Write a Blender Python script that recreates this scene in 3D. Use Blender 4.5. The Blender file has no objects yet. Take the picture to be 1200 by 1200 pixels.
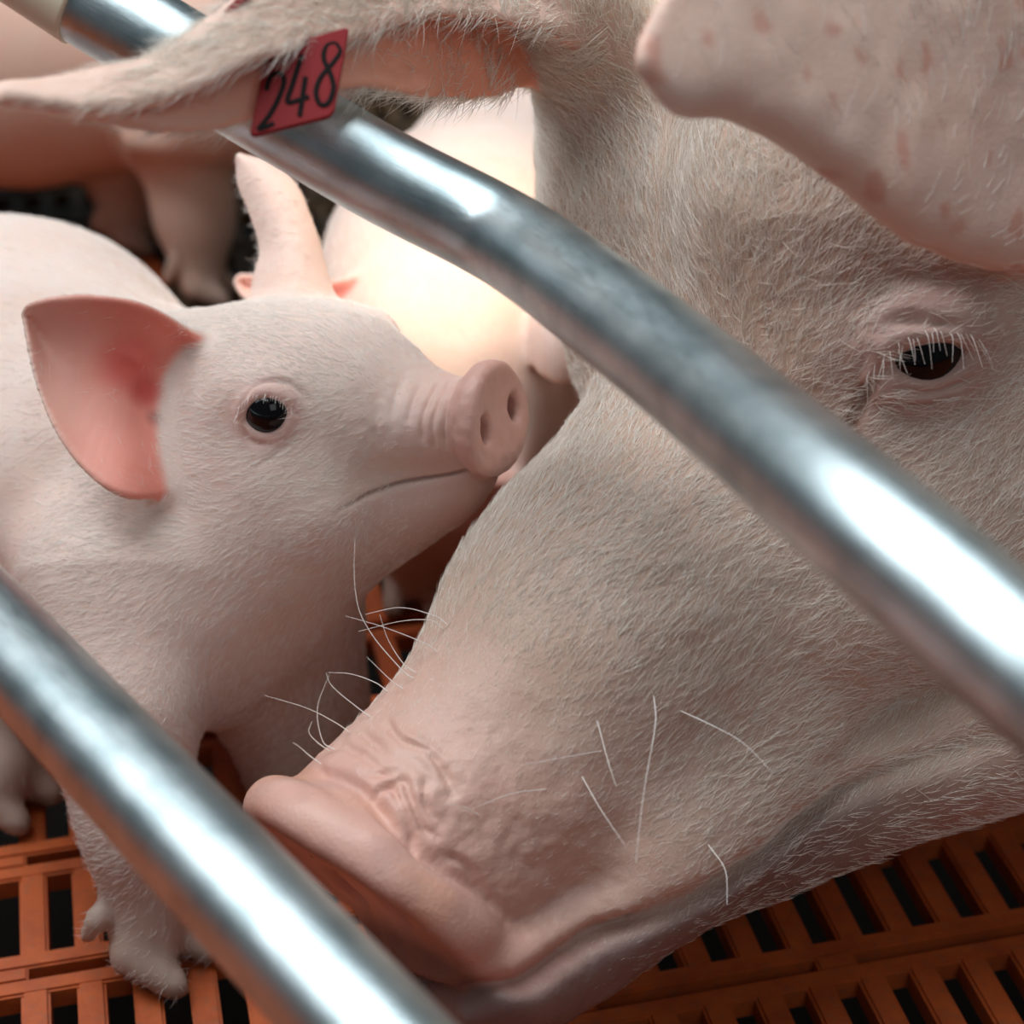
import bpy, bmesh, math, random, time
import numpy as np
from mathutils import Vector, Matrix
random.seed(7); rng = np.random.default_rng(7)
T0 = time.time()
C = bpy.context.scene.collection
SC = bpy.context.scene

# ------------------------------------------------------------------ camera, world, lights, exposure
CAM_H, PITCH, FPX = 0.61, math.radians(33.0), 2200.0
cam_d = bpy.data.cameras.new('camera'); cam = bpy.data.objects.new('camera', cam_d); C.objects.link(cam)
cam.location = (0, 0, CAM_H); cam.rotation_euler = (math.pi / 2 - PITCH, 0, 0)
cam_d.sensor_width = 36; cam_d.lens = FPX / 1200 * 36; cam_d.clip_start = 0.02
cam_d.dof.use_dof = True; cam_d.dof.focus_distance = 0.72; cam_d.dof.aperture_fstop = 7.0
SC.camera = cam
SC.view_settings.view_transform = 'Standard'; SC.view_settings.look = 'None'
SC.view_settings.gamma = 1.0; SC.view_settings.use_curve_mapping = False
SC.view_settings.exposure = 0.0

w = bpy.data.worlds.new('barn_air'); SC.world = w; w.use_nodes = True
bg = w.node_tree.nodes['Background']; bg.inputs[0].default_value = (0.80, 0.93, 1.0, 1); bg.inputs[1].default_value = 0.09


def area(name, loc, target, size, power, color, sy=None):
    d = bpy.data.lights.new(name, 'AREA'); d.energy = power; d.color = color; d.size = size
    if sy: d.shape = 'RECTANGLE'; d.size_y = sy
    o = bpy.data.objects.new(name, d); C.objects.link(o); o.location = loc
    o.rotation_euler = (Vector(target) - Vector(loc)).to_track_quat('-Z', 'Y').to_euler(); return o


area('skylight', (-0.45, 0.95, 2.5), (-0.05, 0.65, 0), 1.9, 56, (0.95, 0.98, 1.0), 1.9)
area('window_light', (-1.3, 0.8, 1.9), (0, 0.65, 0.2), 0.9, 18, (0.96, 0.98, 1.0), 1.4)
area('front_fill', (0.8, -1.0, 1.9), (0.25, 0.6, 0.0), 1.2, 7, (0.97, 0.98, 1.0), 1.2)  # unseen fill lamp added at front right to brighten the floor
hl = bpy.data.lights.new('heat_lamp_light', 'SPOT'); hl.energy = 10; hl.color = (1.0, 0.66, 0.38); hl.spot_size = math.radians(34); hl.spot_blend = 1.0
hl.shadow_soft_size = 0.05
hlo = bpy.data.objects.new('heat_lamp_light', hl); C.objects.link(hlo)


# ------------------------------------------------------------------ geometry helpers
def nz(v):
    v = np.asarray(v, float); return v / np.linalg.norm(v)


RX = np.array([1.0, 0, 0]); DN = np.array([0, -math.sin(PITCH), -math.cos(PITCH)]); FW = np.array([0, math.cos(PITCH), -math.sin(PITCH)])
EYE = np.array([0, 0, CAM_H])


def c2w(v): return v[0] * RX + v[1] * DN + v[2] * FW           # a direction given along the lens axes -> world
def P(px, py, d): return EYE + c2w(((px - 600) / FPX * d, (py - 600) / FPX * d, d))   # a measured point of the photo at its real depth
def ray(px, py): return nz(c2w(((px - 600) / FPX, (py - 600) / FPX, 1)))


def spline(pts, n):
    """Catmull-Rom through points (any dimension), n samples."""
    p = np.asarray(pts, float)
    if len(p) == 2:
        t = np.linspace(0, 1, n)[:, None]; return p[0] * (1 - t) + p[1] * t
    q = np.vstack([2 * p[0] - p[1], p, 2 * p[-1] - p[-2]])
    s = np.linspace(0, len(p) - 1 - 1e-9, n); i = s.astype(int); t = (s - i)[:, None]
    a, b, c, d = q[i], q[i + 1], q[i + 2], q[i + 3]
    return 0.5 * (2 * b + (c - a) * t + (2 * a - 5 * b + 4 * c - d) * t * t + (3 * b - a - 3 * c + d) * t ** 3)


def table(xs, ys, n=160):
    """smooth monotone-ish table through stations"""
    xs = np.asarray(xs, float); ys = np.asarray(ys, float)
    m = np.gradient(ys, xs); X = np.linspace(xs[0], xs[-1], n); i = np.clip(np.searchsorted(xs, X) - 1, 0, len(xs) - 2)
    h = xs[i + 1] - xs[i]; t = (X - xs[i]) / h
    Y = (2 * t ** 3 - 3 * t ** 2 + 1) * ys[i] + (t ** 3 - 2 * t ** 2 + t) * h * m[i] + (-2 * t ** 3 + 3 * t ** 2) * ys[i + 1] + (t ** 3 - t ** 2) * h * m[i + 1]
    return X, Y


class Frame:
    def __init__(s, O, A, L):
        s.O = np.asarray(O, float); s.A = nz(A); L = np.asarray(L, float); s.L = nz(L - s.A * L.dot(s.A)); s.D = np.cross(s.A, s.L)
        if s.D[2] < 0: s.D = -s.D
        s.M = np.stack([s.A, s.L, s.D], 1)
    def loc(s, p): return (np.asarray(p) - s.O) @ s.M
    def w(s, a, l, d): return s.O + s.A * a + s.L * l + s.D * d


# ---- signed distance primitives: each is (bbox lo, bbox hi, blend k, function, mode)
def rc(a, b, ra, rb, k=0.02):
    a = np.asarray(a, float); b = np.asarray(b, float); r = max(ra, rb)
    ba = b - a; bb = max(ba.dot(ba), 1e-12)
    def fn(p):
        t = np.clip((p - a) @ ba / bb, 0, 1); q = p - a - t[:, None] * ba
        return np.sqrt((q * q).sum(1)) - (ra + (rb - ra) * t)
    return (np.minimum(a, b) - r - k - .004, np.maximum(a, b) + r + k + .004, k, fn, 'u')


def chain(pts, radii, k=0.02):
    return [rc(pts[i], pts[i + 1], radii[i], radii[i + 1], k) for i in range(len(pts) - 1)]


def ell(c, R, rad, k=0.02, mode='u'):
    c = np.asarray(c, float); R = np.asarray(R, float); rad = np.asarray(rad, float); m = rad.max()
    def fn(p):
        q = (p - c) @ R; k0 = np.sqrt(((q / rad) ** 2).sum(1)); k1 = np.sqrt(((q / rad ** 2) ** 2).sum(1)) + 1e-9
        return k0 * (k0 - 1) / k1
    return (c - m - k - .004, c + m + k + .004, k, fn, mode)


def loft(F, st, top, bot, wid, pw=2.4, k=0.02):
    X, TP = table(st, top); _, BT = table(st, bot); _, WD = table(st, wid)
    m = max(np.abs(TP).max(), np.abs(BT).max(), WD.max()); c0 = F.w(st[0], 0, 0); c1 = F.w(st[-1], 0, 0)
    def fn(p):
        q = F.loc(p); a = np.clip(q[:, 0], X[0], X[-1]); tp = np.interp(a, X, TP); bt = np.interp(a, X, BT); wd = np.interp(a, X, WD)
        dd = q[:, 2] - (tp + bt) / 2; h = (tp - bt) / 2; ll = q[:, 1]
        qq = (np.abs(ll / wd) ** pw + np.abs(dd / h) ** pw) ** (1 / pw); r = np.sqrt(ll * ll + dd * dd)
        v = np.where(qq > 1e-4, r * (1 - 1 / np.maximum(qq, 1e-4)), -np.minimum(wd, h)); v = np.maximum(v, -np.minimum(wd, h))
        da = np.maximum(X[0] - q[:, 0], q[:, 0] - X[-1])
        return np.where(da > 0, np.sqrt(np.maximum(v, 0) ** 2 + da * da) + np.minimum(v, 0) * 0, np.maximum(v, da))
    return (np.minimum(c0, c1) - m * 1.3 - k, np.maximum(c0, c1) + m * 1.3 + k, k, fn, 'u')


def disc(F, c, tilt, hw, hh, th, rnd, k, dish=.12):
    """rounded snout plate: centre in head coordinates, tilt about the lateral axis, half width, half height, half thickness"""
    cw = F.w(*c); ct, stn = math.cos(tilt), math.sin(tilt)
    ax = F.A * ct - F.D * stn; up = F.D * ct + F.A * stn; R = np.stack([ax, F.L, up], 1); m = max(hw, hh) + th
    def fn(p):
        q = (p - cw) @ R; x, l, u = q[:, 0], q[:, 1], q[:, 2]
        lw = hw * (1 - 0.10 * u / hh)
        qq = np.sqrt((l / lw) ** 2 + (u / hh) ** 2) + 1e-6; r = np.sqrt(l * l + u * u)
        e = r * (1 - 1 / qq) + rnd
        x = x - dish * hh * np.clip(1 - qq * qq, 0, 1) * (x < 0)   # slightly dished face
        b = np.abs(x) - (th - rnd)
        return np.minimum(np.maximum(e, b), 0) + np.sqrt(np.maximum(e, 0) ** 2 + np.maximum(b, 0) ** 2) - rnd
    return (cw - m - k, cw + m + k, k, fn, 'u')


def groove(lo, hi, fn): return (np.asarray(lo), np.asarray(hi), 0, fn, 'd')


def sheet(rails, nu, nv, bulge=0.0, bdir=None):
    """ear sheet through 2 or more rails (each base -> tip); returns points, normals and the length parameter"""
    R = np.stack([spline(r, nu) for r in rails])                     # rails, nu, 3
    if len(rails) == 2:
        t = np.linspace(0, 1, nv)[:, None, None]; G = R[0] * (1 - t) + R[1] * t
    else:
        G = np.stack([spline(R[:, i], nv) for i in range(nu)], 1)
    if bulge:
        s = np.linspace(0, 1, nv)[:, None, None]; G = G + 4 * s * (1 - s) * bulge * (1 - 0.65 * np.linspace(0, 1, nu)[None, :, None] ** 2) * np.asarray(bdir)
    du = np.gradient(G, axis=1); dv = np.gradient(G, axis=0); N = np.cross(du, dv); N /= np.linalg.norm(N, axis=2, keepdims=True) + 1e-9
    U = np.broadcast_to(np.linspace(0, 1, nu)[None], (nv, nu))
    return G.reshape(-1, 3), N.reshape(-1, 3), U.reshape(-1)


def smin(a, b, k):
    if k <= 0: return np.minimum(a, b)
    h = np.maximum(k - np.abs(a - b), 0); return np.minimum(a, b) - h * h / (4 * k)


def evalf(prims, p):
    v = np.full(len(p), 1.0)
    for lo, hi, k, fn, mode in prims:
        m = ((p >= lo) & (p <= hi)).all(1)
        if not m.any(): continue
        q = fn(p[m])
        if mode == 'u': v[m] = smin(v[m], q, k)
        elif mode == 's': v[m] = -smin(-v[m], q, k)
        else: v[m] = v[m] + q
    return v


def march(prims, o, d, tmax=3.0):
    t = 0.0
    o = np.asarray(o, float)
    for _ in range(400):
        v = evalf(prims, (o + d * t)[None])[0]
        if v < 2e-4: break
        t += min(max(v * 0.5, 2e-4), 0.01)
        if t > tmax: break
    p = o + d * t; e = 1e-3
    q = np.array([p + [e, 0, 0], p - [e, 0, 0], p + [0, e, 0], p - [0, e, 0], p + [0, 0, e], p - [0, 0, e]]); v = evalf(prims, q)
    return p, nz([v[0] - v[1], v[2] - v[3], v[4] - v[5]])


def axis_coords(lo, hi, flo, fhi, fine, coarse):
    """grid line positions: fine spacing inside [flo,fhi], growing to coarse outside"""
    xs = list(np.arange(flo, fhi + fine, fine))
    h = fine; x = xs[0]; pre = []
    while x > lo: h = min(h * 1.15, coarse); x -= h; pre.append(x)
    h = fine; x = xs[-1]; post = []
    while x < hi: h = min(h * 1.15, coarse); x += h; post.append(x)
    return np.array(pre[::-1] + xs + post)


class Grid:
    def __init__(s, prims, ears, box, fbox, fine, coarse):
        s.ax = [axis_coords(box[0][i], box[1][i], fbox[0][i], fbox[1][i], fine, coarse) for i in range(3)]
        s.D = np.full([len(a) for a in s.ax], 0.5, np.float32)
        for i, pr in enumerate(prims): s.apply(pr)
        for e in ears: s.ear(*e)

    def sl(s, lo, hi):
        return tuple(slice(max(np.searchsorted(a, l) - 1, 0), min(np.searchsorted(a, h) + 1, len(a))) for a, l, h in zip(s.ax, lo, hi))

    def apply(s, pr):
        lo, hi, k, fn, mode = pr; S = s.sl(lo, hi)
        sh = [x.stop - x.start for x in S]
        if min(sh) <= 0: return
        # in slabs, to keep memory low
        for i in range(S[0].start, S[0].stop, 24):
            j = min(i + 24, S[0].stop); X, Y, Z = np.meshgrid(s.ax[0][i:j], s.ax[1][S[1]], s.ax[2][S[2]], indexing='ij')
            blk = s.D[i:j, S[1], S[2]]; v = fn(np.stack([X.ravel(), Y.ravel(), Z.ravel()], 1)).reshape(X.shape).astype(np.float32)
            if mode == 'u': s.D[i:j, S[1], S[2]] = smin(blk, v, k)
            elif mode == 's': s.D[i:j, S[1], S[2]] = -smin(-blk, v, k)
            else: s.D[i:j, S[1], S[2]] = blk + v

    def ear(s, pts, nrm, U, rb, rt, k):
        m = rb + k + 0.004; lo = pts.min(0) - m; hi = pts.max(0) + m; S = s.sl(lo, hi)
        ax = [a[x] for a, x in zip(s.ax, S)]; E = np.full([len(a) for a in ax], 0.5, np.float32); R = rb + (rt - rb) * U
        for p, r in zip(pts, R):
            T = [slice(max(np.searchsorted(a, c - m) - 1, 0), np.searchsorted(a, c + m) + 1) for a, c in zip(ax, p)]
            d = np.sqrt((ax[0][T[0]] - p[0])[:, None, None] ** 2 + (ax[1][T[1]] - p[1])[None, :, None] ** 2 + (ax[2][T[2]] - p[2])[None, None] ** 2) - r
            v = E[T[0], T[1], T[2]]; np.minimum(v, d, out=v, casting='unsafe')
        s.D[S] = smin(s.D[S], E, k)

    def sample(s, p):
        I = []; Tt = []
        for a, c in zip(s.ax, p.T):
            i = np.clip(np.searchsorted(a, c) - 1, 0, len(a) - 2); I.append(i); Tt.append((c - a[i]) / (a[i + 1] - a[i]))
        v = 0; D = s.D
        for dx in (0, 1):
            for dy in (0, 1):
                for dz in (0, 1):
                    wgt = (Tt[0] if dx else 1 - Tt[0]) * (Tt[1] if dy else 1 - Tt[1]) * (Tt[2] if dz else 1 - Tt[2])
                    v = v + wgt * D[I[0] + dx, I[1] + dy, I[2] + dz]
        return v

    def grad(s, p, e):
        g = np.stack([s.sample(p + np.eye(3)[i] * e) - s.sample(p - np.eye(3)[i] * e) for i in range(3)], 1) / (2 * e)
        return g

    def nets(s):
        D = s.D; ins = D < 0; n = np.array(D.shape) - 1
        cnt = np.zeros(n, np.int8)
        for dx in (0, 1):
            for dy in (0, 1):
                for dz in (0, 1): cnt += ins[dx:n[0] + dx, dy:n[1] + dy, dz:n[2] + dz]
        act = np.argwhere((cnt > 0) & (cnt < 8)); del cnt
        flat = (act[:, 0] * n[1] + act[:, 1]) * n[2] + act[:, 2]
        acc = np.zeros((len(act), 3)); num = np.zeros(len(act))
        co = np.array([(i, j, k) for i in (0, 1) for j in (0, 1) for k in (0, 1)])
        V = np.stack([D[act[:, 0] + c[0], act[:, 1] + c[1], act[:, 2] + c[2]] for c in co], 1)
        Pc = [np.stack([s.ax[q][act[:, q] + c[q]] for q in range(3)], 1) for c in co]
        for i in range(8):
            for j in range(i + 1, 8):
                if np.abs(co[i] - co[j]).sum() != 1: continue
                m = (V[:, i] < 0) != (V[:, j] < 0); t = V[m, i] / (V[m, i] - V[m, j])
                acc[m] += Pc[i][m] + (Pc[j][m] - Pc[i][m]) * t[:, None]; num[m] += 1
        vert = acc / num[:, None]
        quads = []
        for q in range(3):
            a0 = [slice(None)] * 3; a1 = [slice(None)] * 3; a0[q] = slice(0, -1); a1[q] = slice(1, None)
            E = np.argwhere(ins[tuple(a0)] != ins[tuple(a1)]); u, v = (q + 1) % 3, (q + 2) % 3
            E = E[(E[:, u] > 0) & (E[:, v] > 0) & (E[:, u] < D.shape[u] - 1) & (E[:, v] < D.shape[v] - 1)]
            sg = ins[E[:, 0], E[:, 1], E[:, 2]]
            ids = []
            for du, dv in ((-1, -1), (0, -1), (0, 0), (-1, 0)):
                c = E.copy(); c[:, u] += du; c[:, v] += dv
                ids.append(np.searchsorted(flat, (c[:, 0] * n[1] + c[:, 1]) * n[2] + c[:, 2]))
            Q = np.stack(ids, 1); Q[~sg] = Q[~sg][:, ::-1]; quads.append(Q)
        return vert, np.vstack(quads)


def neighbours_smooth(v, q, it, lam):
    e = np.vstack([q[:, [0, 1]], q[:, [1, 2]], q[:, [2, 3]], q[:, [3, 0]]]); n = len(v)
    for _ in range(it):
        s = np.zeros_like(v); c = np.bincount(e.ravel(), minlength=n).astype(float)
        for k in range(3):
            s[:, k] = np.bincount(e[:, 0], v[e[:, 1], k], n) + np.bincount(e[:, 1], v[e[:, 0], k], n)
        v = v + lam * (s / np.maximum(c, 1)[:, None] - v)
    return v


def keep_largest(v, q):
    """drop stray islands"""
    lab = np.arange(len(v))
    e = np.vstack([q[:, [0, 1]], q[:, [1, 2]], q[:, [2, 3]]])
    while True:
        m = np.minimum(lab[e[:, 0]], lab[e[:, 1]]); new = lab.copy(); np.minimum.at(new, e[:, 0], m); np.minimum.at(new, e[:, 1], m); new = new[new]
        if (new == lab).all(): break
        lab = new
    big = np.bincount(lab).argmax(); kv = lab == big; idx = np.cumsum(kv) - 1
    return v[kv], idx[q[kv[q[:, 0]]]]


def build_skin(prims, ears, box, fbox, fine, coarse):
    g = Grid(prims, ears, box, fbox, fine, coarse); v, q = g.nets(); v, q = keep_largest(v, q)
    for it in range(2):
        v = neighbours_smooth(v, q, 1, 0.5)
        gr = g.grad(v, fine * 0.6); d = g.sample(v); g2 = np.maximum((gr * gr).sum(1), 0.25)
        v = v - gr * np.clip(d / g2, -fine, fine)[:, None]
    v = neighbours_smooth(v, q, 1, 0.3)
    return v, q


def np_mesh(name, v, q):
    me = bpy.data.meshes.new(name); me.vertices.add(len(v)); me.vertices.foreach_set('co', np.ascontiguousarray(v, np.float32).ravel())
    k = q.shape[1]; me.loops.add(q.size); me.loops.foreach_set('vertex_index', q.astype(np.int32).ravel())
    me.polygons.add(len(q)); me.polygons.foreach_set('loop_start', np.arange(len(q), dtype=np.int32) * k)
    me.update(calc_edges=True); me.validate(); me.polygons.foreach_set('use_smooth', np.ones(len(me.polygons), bool)); return me


def mesh_v(me):
    a = np.empty(len(me.vertices) * 3, np.float32); me.vertices.foreach_get('co', a); return a.reshape(-1, 3).astype(float)


def mesh_n(me):
    a = np.empty(len(me.vertices) * 3, np.float32); me.vertices.foreach_get('normal', a); return a.reshape(-1, 3).astype(float)


def refine(me, test, cuts=1):
    """finer quads where test(points) is true"""
    bm = bmesh.new(); bm.from_mesh(me); bm.verts.ensure_lookup_table()
    v = np.array([x.co for x in bm.verts]); m = test(v)
    es = [e for e in bm.edges if m[e.verts[0].index] and m[e.verts[1].index]]
    bmesh.ops.subdivide_edges(bm, edges=es, cuts=cuts, use_grid_fill=True, smooth=0.0)
    bm.to_mesh(me); bm.free(); me.update(); me.polygons.foreach_set('use_smooth', np.ones(len(me.polygons), bool))


def dist_poly(p, pts):
    d = np.full(len(p), 9.0)
    for a, b in zip(pts[:-1], pts[1:]):
        ba = b - a; t = np.clip((p - a) @ ba / (ba @ ba + 1e-12), 0, 1); q = p - a - t[:, None] * ba; d = np.minimum(d, np.sqrt((q * q).sum(1)))
    return d


def displace(me, lines, extra=None):
    """lines: (points, width, depth): depth > 0 pushes a crease in, < 0 raises a fold"""
    v = mesh_v(me); n = mesh_n(me); h = np.zeros(len(v))
    for pts, wd, dp in lines:
        pts = np.asarray(pts); m = ((v > pts.min(0) - 3 * wd) & (v < pts.max(0) + 3 * wd)).all(1)
        if m.any():
            L = np.zeros(len(pts) - 1); d = dist_poly(v[m], pts)
            ends = np.minimum(np.linalg.norm(v[m] - pts[0], axis=1), np.linalg.norm(v[m] - pts[-1], axis=1))
            h[m] -= dp * np.exp(-(d / wd) ** 2) * np.clip(0.25 + ends / (5 * wd), 0, 1)
    if extra is not None: h += extra(v)
    v += n * h[:, None]; me.vertices.foreach_set('co', v.astype(np.float32).ravel()); me.update()


def vnoise(p, s, seed=0):
    """cheap smooth value noise, -1..1"""
    q = p * s + 17.3 * (seed + 1); i = np.floor(q).astype(np.int64); f = q - i; f = f * f * (3 - 2 * f); r = 0
    for dx in (0, 1):
        for dy in (0, 1):
            for dz in (0, 1):
                h = ((i[:, 0] + dx) * 73856093) ^ ((i[:, 1] + dy) * 19349663) ^ ((i[:, 2] + dz) * 83492791) ^ (seed * 7919 + 131)
                h = (h * 2654435761) & 0xffffffff; h = ((h >> 13) ^ h) & 0xffff
                r = r + (h / 32767.5 - 1) * (f[:, 0] if dx else 1 - f[:, 0]) * (f[:, 1] if dy else 1 - f[:, 1]) * (f[:, 2] if dz else 1 - f[:, 2])
    return r


# ------------------------------------------------------------------ objects, materials
def empty(name, loc, label, cat, group=None):
    o = bpy.data.objects.new(name, None); C.objects.link(o); o.location = loc; o.empty_display_size = 0.05
    o['label'] = label; o['category'] = cat
    if group: o['group'] = group
    return o


def link(name, data, m, parent=None, label=None, kind=None):
    o = bpy.data.objects.new(name, data); C.objects.link(o)
    if m and not data.materials: data.materials.append(m)
    if parent: o.parent = parent
    if label: o['label'] = label
    if kind: o['kind'] = kind
    return o


def mat(name, base=(.8, .8, .8), rough=.5, metal=0.0, **kw):
    m = bpy.data.materials.new(name); m.use_nodes = True; b = m.node_tree.nodes['Principled BSDF']
    b.inputs['Base Color'].default_value = (*base, 1); b.inputs['Roughness'].default_value = rough; b.inputs['Metallic'].default_value = metal
    for k, v in kw.items(): b.inputs[k.replace('_', ' ')].default_value = v
    return m


def node(nt, typ, **kw):
    n = nt.nodes.new(typ)
    for k, v in kw.items(): setattr(n, k, v)
    return n


def skin_mat(name, sss=0.25, rad=0.006, bump=0.25, grain=900, blotch=45):
    m = mat(name, rough=.52); nt = m.node_tree; b = nt.nodes['Principled BSDF']; L = nt.links.new
    at = node(nt, 'ShaderNodeAttribute', attribute_name='tint'); tc = node(nt, 'ShaderNodeTexCoord')
    n1 = node(nt, 'ShaderNodeTexNoise'); n1.inputs['Scale'].default_value = blotch; n1.inputs['Detail'].default_value = 5; n1.inputs['Roughness'].default_value = .6
    L(tc.outputs['Object'], n1.inputs['Vector'])
    mr = node(nt, 'ShaderNodeMapRange'); mr.inputs[1].default_value = .35; mr.inputs[2].default_value = .7; mr.inputs[3].default_value = 0; mr.inputs[4].default_value = .35
    L(n1.outputs['Fac'], mr.inputs[0])
    mx = node(nt, 'ShaderNodeMix', data_type='RGBA', blend_type='MULTIPLY'); L(mr.outputs[0], mx.inputs[0]); L(at.outputs['Color'], mx.inputs[6]); mx.inputs[7].default_value = (1.0, .82, .75, 1)
    L(mx.outputs[2], b.inputs['Base Color'])
    n2 = node(nt, 'ShaderNodeTexNoise'); n2.inputs['Scale'].default_value = grain; n2.inputs['Detail'].default_value = 3; L(tc.outputs['Object'], n2.inputs['Vector'])
    bp = node(nt, 'ShaderNodeBump'); bp.inputs['Strength'].default_value = bump; bp.inputs['Distance'].default_value = .0006; L(n2.outputs['Fac'], bp.inputs['Height']); L(bp.outputs[0], b.inputs['Normal'])
    gl = node(nt, 'ShaderNodeAttribute', attribute_name='wet'); rr = node(nt, 'ShaderNodeMapRange'); rr.inputs[3].default_value = .52; rr.inputs[4].default_value = .20; L(gl.outputs['Fac'], rr.inputs[0]); L(rr.outputs[0], b.inputs['Roughness'])
    b.inputs['Subsurface Weight'].default_value = sss; b.inputs['Subsurface Radius'].default_value = (1.0, .45, .30); b.inputs['Subsurface Scale'].default_value = rad
    b.inputs['Specular IOR Level'].default_value = .32
    return m


def hair_mat(name, c0, c1, rough=.45):
    m = mat(name, rough=rough); nt = m.node_tree; b = nt.nodes['Principled BSDF']; hi = node(nt, 'ShaderNodeHairInfo')
    mx = node(nt, 'ShaderNodeMix', data_type='RGBA'); nt.links.new(hi.outputs['Random'], mx.inputs[0]); mx.inputs[6].default_value = (*c0, 1); mx.inputs[7].default_value = (*c1, 1)
    nt.links.new(mx.outputs[2], b.inputs['Base Color']); b.inputs['Specular IOR Level'].default_value = .3
    return m


M_SOW = skin_mat('sow_skin', .12, .004, .45, 700, 38)
M_PIG = skin_mat('piglet_skin', .22, .005, .22, 1200, 60)
M_SOWH = hair_mat('sow_bristles', (.70, .63, .54), (.99, .96, .90))
M_PIGH = hair_mat('piglet_hair', (.86, .80, .74), (.98, .95, .92))


def eye_mat():
    m = mat('eyeball', rough=.06); nt = m.node_tree; b = nt.nodes['Principled BSDF']; b.inputs['Specular IOR Level'].default_value = .28
    at = node(nt, 'ShaderNodeAttribute', attribute_name='tint'); nt.links.new(at.outputs['Color'], b.inputs['Base Color']); return m


M_EYE = eye_mat()


def set_wet(me, x):
    a = me.attributes.new('wet', 'FLOAT', 'POINT'); a.data.foreach_set('value', np.ascontiguousarray(x, np.float32))


def set_tint(me, col):
    a = me.attributes.new('tint', 'FLOAT_COLOR', 'POINT'); c = np.ones((len(col), 4), np.float32); c[:, :3] = col; a.data.foreach_set('color', c.ravel())


def strands(name, roots, paths, radii, m, parent):
    """paths: (n, k, 3) points, radii (n, k)"""
    hc = bpy.data.hair_curves.new(name); n, k, _ = paths.shape; hc.add_curves([k] * n)
    hc.attributes['position'].data.foreach_set('vector', np.ascontiguousarray(paths, np.float32).ravel())
    ra = hc.attributes.get('radius') or hc.attributes.new('radius', 'FLOAT', 'POINT'); ra.data.foreach_set('value', np.ascontiguousarray(radii, np.float32).ravel())
    return link(name, hc, m, parent, kind='stuff')


def scatter(me, count, weight):
    """random surface points: position, smooth normal (weight(face centre) scales density)"""
    me.calc_loop_triangles(); nt = len(me.loop_triangles); tv = np.empty(nt * 3, np.int32); me.loop_triangles.foreach_get('vertices', tv); tv = tv.reshape(-1, 3)
    v = mesh_v(me); n = mesh_n(me); a, b, c = v[tv[:, 0]], v[tv[:, 1]], v[tv[:, 2]]; ar = np.linalg.norm(np.cross(b - a, c - a), axis=1) * weight((a + b + c) / 3)
    i = rng.choice(nt, count, p=ar / ar.sum()); r1 = np.sqrt(rng.random(count))[:, None]; r2 = rng.random(count)[:, None]
    w0, w1, w2 = 1 - r1, r1 * (1 - r2), r1 * r2; t = tv[i]
    nn = n[t[:, 0]] * w0 + n[t[:, 1]] * w1 + n[t[:, 2]] * w2
    return a[i] * w0 + b[i] * w1 + c[i] * w2, nn / np.linalg.norm(nn, axis=1, keepdims=True)


def fur(name, me, count, weight, flow, length, lift, rad, m, parent, jitter=.35, curl=.5):
    p, n = scatter(me, count, weight); f = flow(p) + rng.normal(0, jitter, p.shape)
    t = f - n * (f * n).sum(1, keepdims=True); t /= np.linalg.norm(t, axis=1, keepdims=True) + 1e-9
    Ls = (length(p) * rng.uniform(.6, 1.25, len(p)))[:, None]; lf = np.clip(lift * rng.uniform(.4, 1.6, len(p)), .05, 1.3)[:, None]
    side = np.cross(n, t) * rng.normal(0, .16, len(p))[:, None]
    k = 4; out = np.zeros((len(p), k, 3))
    for j in range(k):
        s = j / (k - 1); ang = lf * (1 - curl * s); out[:, j] = p - n * .0004 + Ls * s * (t * np.cos(ang) + n * np.sin(ang) + side * s)
    rr = (rad(p)[:, None] if callable(rad) else rad) * rng.uniform(.7, 1.3, len(p))[:, None] * np.array([1, .85, .6, .12])[None]
    return strands(name, p, out, rr, m, parent)


# ---- eyes: an opening between two lids over an eyeball
def eye_spec(prims, o, d, R, fwd, half_w, up, dn, sink=.72, lid=.24, roll=0.0):
    p, n = march(prims, o, d); c = p - n * R * sink; X = nz(fwd - n * np.dot(fwd, n)); Y = nz(np.cross(X, n))
    if Y[2] < 0: Y = -Y
    X, Y = X * math.cos(roll) + Y * math.sin(roll), Y * math.cos(roll) - X * math.sin(roll)
    def lidline(h, rr, wf=1.0):
        return [c + R * rr * nz(n * .62 + X * (s * half_w * wf) + Y * h * (1 - abs(s) ** 1.8)) for s in np.linspace(-1, 1, 9)]
    return dict(c=c, n=n, X=X, Y=Y, R=R, p=p, upper=lidline(up, 1.06), lower=lidline(-dn, 1.03), lid=lid,
                shell=[lidline(up + g, 1.05 - .02 * g) for g in (.22, .44, .66, .88) if up + g < 1.0] + [lidline(-dn - g, 1.02) for g in (.22, .44, .66) if dn + g < .95])


def eye_prims(e):
    R = e['R']; lr = R * e['lid']; rad = [lr * .6] + [lr] * 7 + [lr * .6]
    sh = []
    for ln in e['shell']: sh += chain(ln, [lr * .75] * 9, R * .30)
    return [ell(e['c'], np.eye(3), (R * 1.0,) * 3, R * .25, 's')] + sh + chain(e['upper'], rad, R * .26) + chain(e['lower'], [r * .9 for r in rad], R * .26)


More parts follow.
